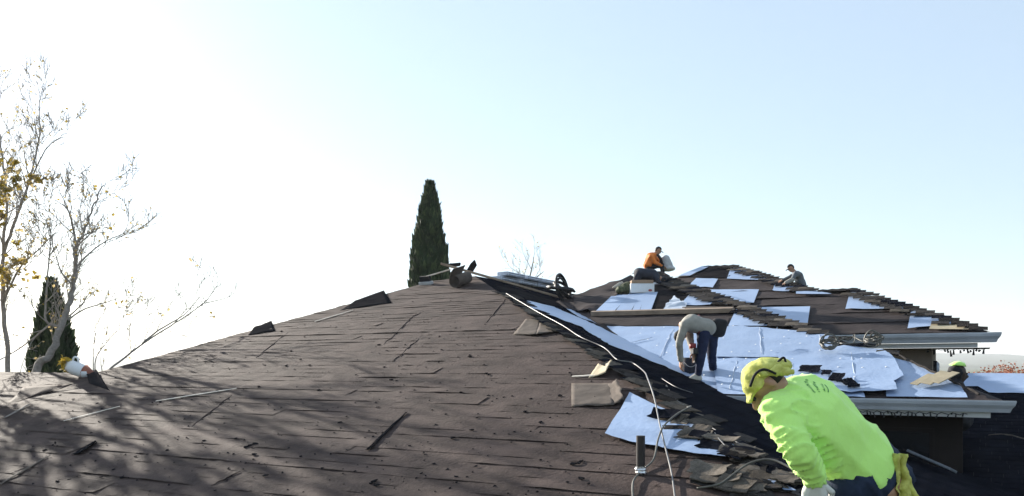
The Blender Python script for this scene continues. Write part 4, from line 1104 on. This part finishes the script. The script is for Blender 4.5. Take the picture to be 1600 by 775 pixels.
vt, ax_ = person('worker in bright lime sweatshirt and yellow cap crouching bent over at the hip foot', Vector((pel.x, pel.y, bz(pel))), J, 1.04, .011, 'neon', 'jeans', 'skin', 'black_cloth', ('none', None), 'glove', .013, 1.22, .022, .085)
f_, u_, sd_, hc, k = ax_['f'], ax_['u'], ax_['sd'], J['hed'], 1.0
he = lambda c, a, b_, c_: ell(c, sd_ * a, f_ * b_, u_ * c_)
# cloth cap with a flap over the neck, tied with bright rags
v, f, nr = blob([hull([p for p in he(hc + u_ * .020, .081, .097, .096) if (p - hc).dot(u_) > -.002]),
                 hull(he(hc + f_ * .070 + u_ * .030, .062, .03, .009), he(hc + f_ * .108 + u_ * .020, .046, .018, .007)),
                 hull(he(hc - f_ * .07 + u_ * .03, .075, .03, .05), he(hc - f_ * .11 - u_ * .03, .065, .025, .03))], .010, 2)
cp = add('cap', (folds(v, nr, .006, (), 24), f), 'neon_yellow', vt, True)
r_ = random.Random(2); rag = []
for i in range(18):
    c = VX(r_.uniform(1190, 1232), r_.uniform(571, 584), 3.49 + r_.uniform(-.02, .04)); rag.append(hull(ell(c, r_.uniform(.010, .020)), ell(c + Vector((r_.uniform(-.03, .04), r_.uniform(-.02, .02), r_.uniform(-.02, .012))), r_.uniform(.006, .013))))
v, f, nr = blob(rag, .008, 1); add('knotted_rag', (folds(v, nr, .004, (), 40), f), 'neon_yellow', cp, True)
add('strap', tube(spline([VX(1172, 604, 3.46), VX(1180, 585, 3.45), VX(1194, 577, 3.46), VX(1212, 584, 3.47)], 5), .006, 6), 'black_cloth', cp, True)
add('cord', tube(spline([VX(1213, 569, 3.5), VX(1219, 562, 3.5), VX(1225, 559, 3.5), VX(1228, 567, 3.5), VX(1232, 577, 3.52), VX(1240, 581, 3.55)], 6), .0055, 6), 'black_cloth', cp, True)
# illegible faded print on the upper back, laid on the cloth
from mathutils.bvhtree import BVHTree
shm = ax_['shirt'].data; o_ = world_loc(ax_['shirt'])
bv = BVHTree.FromPolygons([p.co + o_ for p in shm.vertices], [tuple(p.vertices) for p in shm.polygons])
cen = J['che'].lerp(J['nec'], .45); su, sw = ax_['s'], ax_['w']; sn = ax_['d'] if ax_['d'].y < 0 else -ax_['d']
def stroke(a0, b0, a1, b1, wd_):
    Vv = []
    n_ = 4; dd = Vector((a1 - a0, b1 - b0)); dd = dd.normalized() if dd.length else Vector((1, 0)); nn_ = Vector((-dd.y, dd.x)) * wd_
    for i in range(n_ + 1):
        for sg in (-1, 1):
            a = a0 + (a1 - a0) * i / n_ + nn_.x * sg; b_ = b0 + (b1 - b0) * i / n_ + nn_.y * sg
            p = cen + sw * a + su * b_ + sn * .5; hit = bv.ray_cast(p, -sn)
            Vv.append((hit[0] if hit[0] else p - sn * .4) + sn * .0025)
    return Vv, [(2 * i, 2 * i + 1, 2 * i + 3, 2 * i + 2) for i in range(n_)]
st = []; rs = random.Random(6)
for line, (b0, a0, a1, hh) in enumerate(((.03, -.04, .075, .015), (.0, -.02, .08, .011), (-.028, .0, .085, .008))):
    a = a0
    while a < a1:
        arch = -.8 * (a - .02) ** 2 * 5
        st.append(stroke(a, b0 + arch, a + rs.uniform(-.003, .006), b0 + arch + hh * rs.uniform(.7, 1), .0017))
        if rs.random() < .6: st.append(stroke(a, b0 + arch + hh * rs.choice((0, .5, .9)), a + .007, b0 + arch + hh * rs.choice((0, .5, .9)), .0014))
        a += rs.uniform(.009, .012)
st.append(stroke(.0, -.042, .08, -.048, .002))
tag(add('back_print', join(*st), 'print', vt), kind='stuff')
# rag hanging from the back pocket
p0 = VX(1398, 708, 3.60); V, Fc = [], []
for j_ in range(19):
    for i_ in range(11):
        t_, q_ = j_ / 18, i_ / 10 - .5
        wd_ = .05 + .05 * t_ + .03 * nz(t_ * 6, 3)
        V.append(p0 + Vector((q_ * wd_ + .055 * t_ + .016 * nz(t_ * 7, 1.5), .028 * nz(q_ * 5 + 2, t_ * 4) + .02 * math.sin(q_ * 11 + t_ * 5) - .02, -.20 * t_ - .03 * nz(q_ * 6, 9) * t_)))
for j_ in range(18):
    for i_ in range(10): Fc.append((j_ * 11 + i_, j_ * 11 + i_ + 1, j_ * 11 + i_ + 12, j_ * 11 + i_ + 11))
po = add('pocket_rag', (V, Fc), 'neon_yellow', vt, True); so = po.modifiers.new('t', 'SOLIDIFY'); so.thickness = .004
# the bundle he works on
bc = onB(VX(1288, 790, 3.6), .12)
tag(add('shingle_bundle', bevel_box(bc, PB.e1 * .3, PB.e2 * .2, PB.n * .1, .01), 'shingle_dark'), 'dark shingle bundle under the gloves of the lime shirted worker', 'shingle bundle')

# --- worker bent double in the valley
fa, fb = on(PB, (1088, 594), .07), on(PB, (1113, 594), .07); Y2 = fa.y
g2 = lambda x, y, dy=0: at(x, y, Y2 + dy)
J = dict(pel=g2(1106, 512), che=g2(1080, 505, -.05), nec=g2(1066, 507, -.05), hed=g2(1064, 524, .0), face=Vector((.1, .6, -.8)), up=Vector((-.6, .0, -.75)),
         sL=g2(1070, 508, -.16), eL=g2(1061, 536, -.14), wL=g2(1064, 564, -.05), sR=g2(1076, 507, .16), eR=g2(1078, 530, .14), wR=g2(1083, 550, .02),
         dL=Vector((.0, .1, -1)), dR=Vector((.2, -.3, -1)), hL=g2(1099, 520, -.08), hR=g2(1113, 520, .08), kL=g2(1096, 555, -.06), kR=g2(1112, 556, .06), aL=fa, aR=fb, tL=Vector((-1, -.1, -.1)), tR=Vector((-.6, -.5, -.1)), sole=down)
mt, _ = person('worker in pale shirt and blue jeans bent double in the valley', Vector((fa.x, fa.y, fa.z - .07)), J, .94, .020, 'pale_cloth', 'jeans_blue', 'skin', 'shoe', ('beanie', 'black_cloth'), None, .007, 1.05)
b1 = [g2(1094 + 3.2 * i, 497 + .5 * i * i * .35, -.13 + .02 * i) for i in range(6)]
add('tool_belt', tube([g2(1092, 494, .12), g2(1090, 496, -.10), g2(1092, 512, -.16), g2(1093, 524, -.10)], .022, 8), 'maroon', mt, True)
add('tool_pouch', blob([hull(ell(g2(1120, 506), .085), ell(g2(1131, 505), .06), ell(g2(1126, 520), .07), ell(g2(1112, 518), .08))], .02, 2)[:2], 'black_cloth', mt, True)
# nail gun in his right hand
nb = g2(1084, 552, .0); ng = empty('nail_gun', nb, 'black and red nail gun in the hand of the bent worker', 'nail gun')
add('body', bevel_box(nb + Vector((.0, -.02, .03)), Vector((.035, 0, 0)), Vector((0, .09, 0)), Vector((0, 0, .045)), .012), 'rubber', ng)
add('cap', tube([nb + Vector((-.02, -.03, .07)), nb + Vector((-.02, -.03, .14))], .048, 12), 'red', ng, True)
add('magazine', bevel_box(nb + Vector((.03, .0, -.06)), Vector((.02, 0, .01)), Vector((0, .05, 0)), Vector((0.02, 0, .07)), .008), 'rubber', ng)
# open dark bucket beside him
bk_ = on(PB, (1077, 585), .0); bt = empty('bucket', bk_, 'dark open bucket at the feet of the bent worker', 'bucket')
add('shell', tube([bk_ - Z_ * .03, bk_ + Z_ * .10, bk_ + Z_ * .25], [.095, .105, .118], 20), 'navy_cloth', bt, True)
add('handle', tube(spline([bk_ + Z_ * .24 + X_ * .118, bk_ + Z_ * .14 - Y_ * .125 + X_ * .06, bk_ + Z_ * .12 - Y_ * .13 - X_ * .04, bk_ + Z_ * .24 - X_ * .118], 5), .004, 6), 'light_grey', bt)

# --- worker kneeling on hands and knees near the top of the white slope
c0 = on(PC, (1002, 447), .05); Y3 = c0.y; g3 = lambda x, y, dy=0: at(x, y, Y3 + dy)
J = dict(pel=g3(998, 427), che=g3(1020, 430, .1), nec=g3(1031, 434, .1), hed=g3(1037, 439, .05), face=Vector((.5, .2, -.8)), up=Vector((.8, .1, .5)),
         sL=g3(1024, 432, .28), eL=g3(1028, 440, .30), wL=g3(1026, 447, .25), sR=g3(1024, 434, -.1), eR=g3(1032, 443, -.15), wR=g3(1030, 449, -.1),
         hL=g3(997, 430, .12), hR=g3(997, 431, -.1), kL=g3(990, 449, .15), kR=g3(988, 450, -.12), aL=g3(972, 445, .2), aR=g3(969, 446, -.05), tL=Vector((-.8, 0, -.6)), tR=Vector((-.8, 0, -.6)), sole=Vector((-.6, 0, .5)))
person('worker in dark blue clothes crouched on hands and knees above the carton', on(PC, (990, 452)), J, .92, .024, 'navy_cloth', 'navy_cloth', 'skin', 'shoe', ('beanie', 'black_cloth'), None, .008, 1.25)
oc = on(PC, (979, 459), .0)
v, f, nr = blob([hull(ell(oc + X_ * x + Z_ * z, r)) for x, z, r in ((-.15, .08, .10), (0, .14, .14), (.12, .10, .12), (.05, .2, .08))], .02, 1)
tag(add('cloth_bundle', (folds(v, nr, .02, (), 14), f), 'olive', None, True), 'crumpled olive cloth bundle left of the white carton', 'cloth')

# --- worker in orange sitting on the far ridge
s0 = on(PE, (1017, 424)); Y4 = s0.y - .1; g4 = lambda x, y, dy=0: at(x, y, Y4 + dy)
J = dict(pel=g4(1013, 415), che=g4(1018, 402), nec=g4(1024, 396), hed=g4(1028, 391.5), face=Vector((.8, -.2, -.5)), up=Vector((.3, 0, .9)),
         sL=g4(1020, 400, .25), eL=g4(1030, 408, .25), wL=g4(1037, 415, .15), sR=g4(1017, 401, -.25), eR=g4(1024, 410, -.27), wR=g4(1035, 416, -.12),
         hL=g4(1014, 417, .1), hR=g4(1014, 417, -.1), kL=g4(1034, 412, .15), kR=g4(1034, 414, -.12), aL=g4(1036, 428, .2), aR=g4(1036, 429, -.1), tL=X_, tR=X_, sole=down)
ot, _ = person('worker in orange jacket and black cap sitting hunched on the far ridge', s0, J, 1.12, .025, 'orange', 'black_cloth', 'skin', 'black_cloth', ('cap', 'black_cloth'), None, .012, 1.3)
add('bag_strap', tube([g4(1027, 397, -.2), g4(1032, 404, -.2), g4(1034, 411, -.2)], .045, 8), 'black_cloth', ot, True)
sc_ = g4(1041, 416, .1)
v, f, nr = blob([hull(ell(sc_ + Z_ * .02 + X_ * .03, X_ * .20, Y_ * .16, Z_ * .12), ell(sc_ + Z_ * .25 - X_ * .02, X_ * .15, Y_ * .14, Z_ * .12)), hull(ell(sc_ - Z_ * .08 + X_ * .05, X_ * .26, Y_ * .2, Z_ * .1))], .03, 2)
tag(add('sack', (folds(v, nr, .012, (), 9), f), 'light_grey', None, True), 'rounded pale grey sack standing beside the orange jacket', 'sack')

# --- worker in grey kneeling over the far hip
s1 = on(PE, (1244, 447)); Y5 = s1.y + .3; g5 = lambda x, y, dy=0: at(x, y, Y5 + dy)
J = dict(pel=g5(1253, 446), che=g5(1247, 431), nec=g5(1241, 424), hed=g5(1236, 419), face=Vector((-.75, -.1, -.5)), up=Vector((-.2, 0, .9)),
         sL=g5(1243, 428, -.25), eL=g5(1238, 437, -.30), wL=g5(1228, 442, -.3), sR=g5(1243, 428, .22), eR=g5(1232, 434, .24), wR=g5(1222, 438, .1),
         hL=g5(1253, 449, -.1), hR=g5(1253, 449, .1), kL=g5(1243, 456, -.12), kR=g5(1243, 456, .14), aL=g5(1262, 462, -.1), aR=g5(1262, 462, .15), tL=X_, tR=X_, sole=down)
gt, _ = person('worker in grey shirt and dark cap kneeling over the far hip', s1, J, .92, .025, 'grey_cloth', 'jeans', 'skin', 'black_cloth', ('cap', 'black_cloth'), None, .010, 1.05)
add('pale_sleeve', cap(J['eL'], .062, J['wL'], .05), 'pale_cloth', gt, True)

# --- man with lime cap whose head shows over the lower hip
Y6 = 10.5; g6 = lambda x, y, dy=0: at(x, y, Y6 + dy)
J = dict(pel=g6(1502, 655, .1), che=g6(1500, 624, .1), nec=g6(1498, 603, .02), hed=g6(1496, 584), face=Vector((.95, -.15, -.12)), up=Vector((.1, 0, 1)),
         sL=g6(1499, 615, .28), eL=g6(1490, 645, .35), wL=g6(1476, 660, .3), sR=g6(1505, 616, -.12), eR=g6(1490, 648, -.1), wR=g6(1474, 664, -.05),
         hL=g6(1502, 660, .2), hR=g6(1502, 660, .0), kL=g6(1478, 668, .35), kR=g6(1474, 672, .1), aL=g6(1486, 690, .6), aR=g6(1480, 694, .4), tL=X_, tR=X_, sole=down)
lt, _ = person('dark clad worker with lime cap, only the head above the lower hip', Vector((g6(1502, 660).x, Y6, PF.z(g6(1502, 660).x, Y6))), J, 1.15, .018, 'black_cloth', 'black_cloth', 'skin_dark', 'black_cloth', ('none', None), None, .006, 1.0)
hc = J['hed']; f6 = J['face'].normalized(); u6 = (J['up'] - f6 * J['up'].dot(f6)).normalized(); s6 = f6.cross(u6)
he = lambda c, a, b_, c_: ell(hc + (c - hc) * 1.15, s6 * a * 1.15, f6 * b_ * 1.15, u6 * c_ * 1.15)
v, f, nr = blob([hull([p for p in he(hc + u6 * .015, .092, .112, .118) if (p - hc).dot(f6) < .06 and (p - hc).dot(u6) < .11]), hull(he(hc - u6 * .10 - f6 * .02, .085, .095, .05), he(hc - u6 * .17 - f6 * .0, .11, .12, .04))], .014, 1)
add('hood', (v, f), 'black_cloth', lt, True)
cp = add('cap', hull([p for p in he(hc + u6 * .03, .10, .118, .118) if (p - hc).dot(u6) > .098]), 'neon', lt, True)

# ------------------------------------------------------------------ the hazy air
hv, hf_ = box((0, 1800, 60), (5900, 0, 0), (0, 3900, 0), (0, 0, 61))
hzo = add('haze', (hv, hf_), 'grass', None, False, False); hzo.data.materials.clear()
hm = bpy.data.materials.new('haze'); hm.use_nodes = True; nt = hm.node_tree; nt.nodes.clear()
mo = nt.nodes.new('ShaderNodeOutputMaterial'); vo = nt.nodes.new('ShaderNodeVolumePrincipled')
vo.inputs['Color'].default_value = (.93, .96, 1, 1); vo.inputs['Density'].default_value = 0.00023; vo.inputs['Anisotropy'].default_value = 0.3
nt.links.new(vo.outputs[0], mo.inputs['Volume']); hzo.data.materials.append(hm); tag(hzo, kind='stuff')
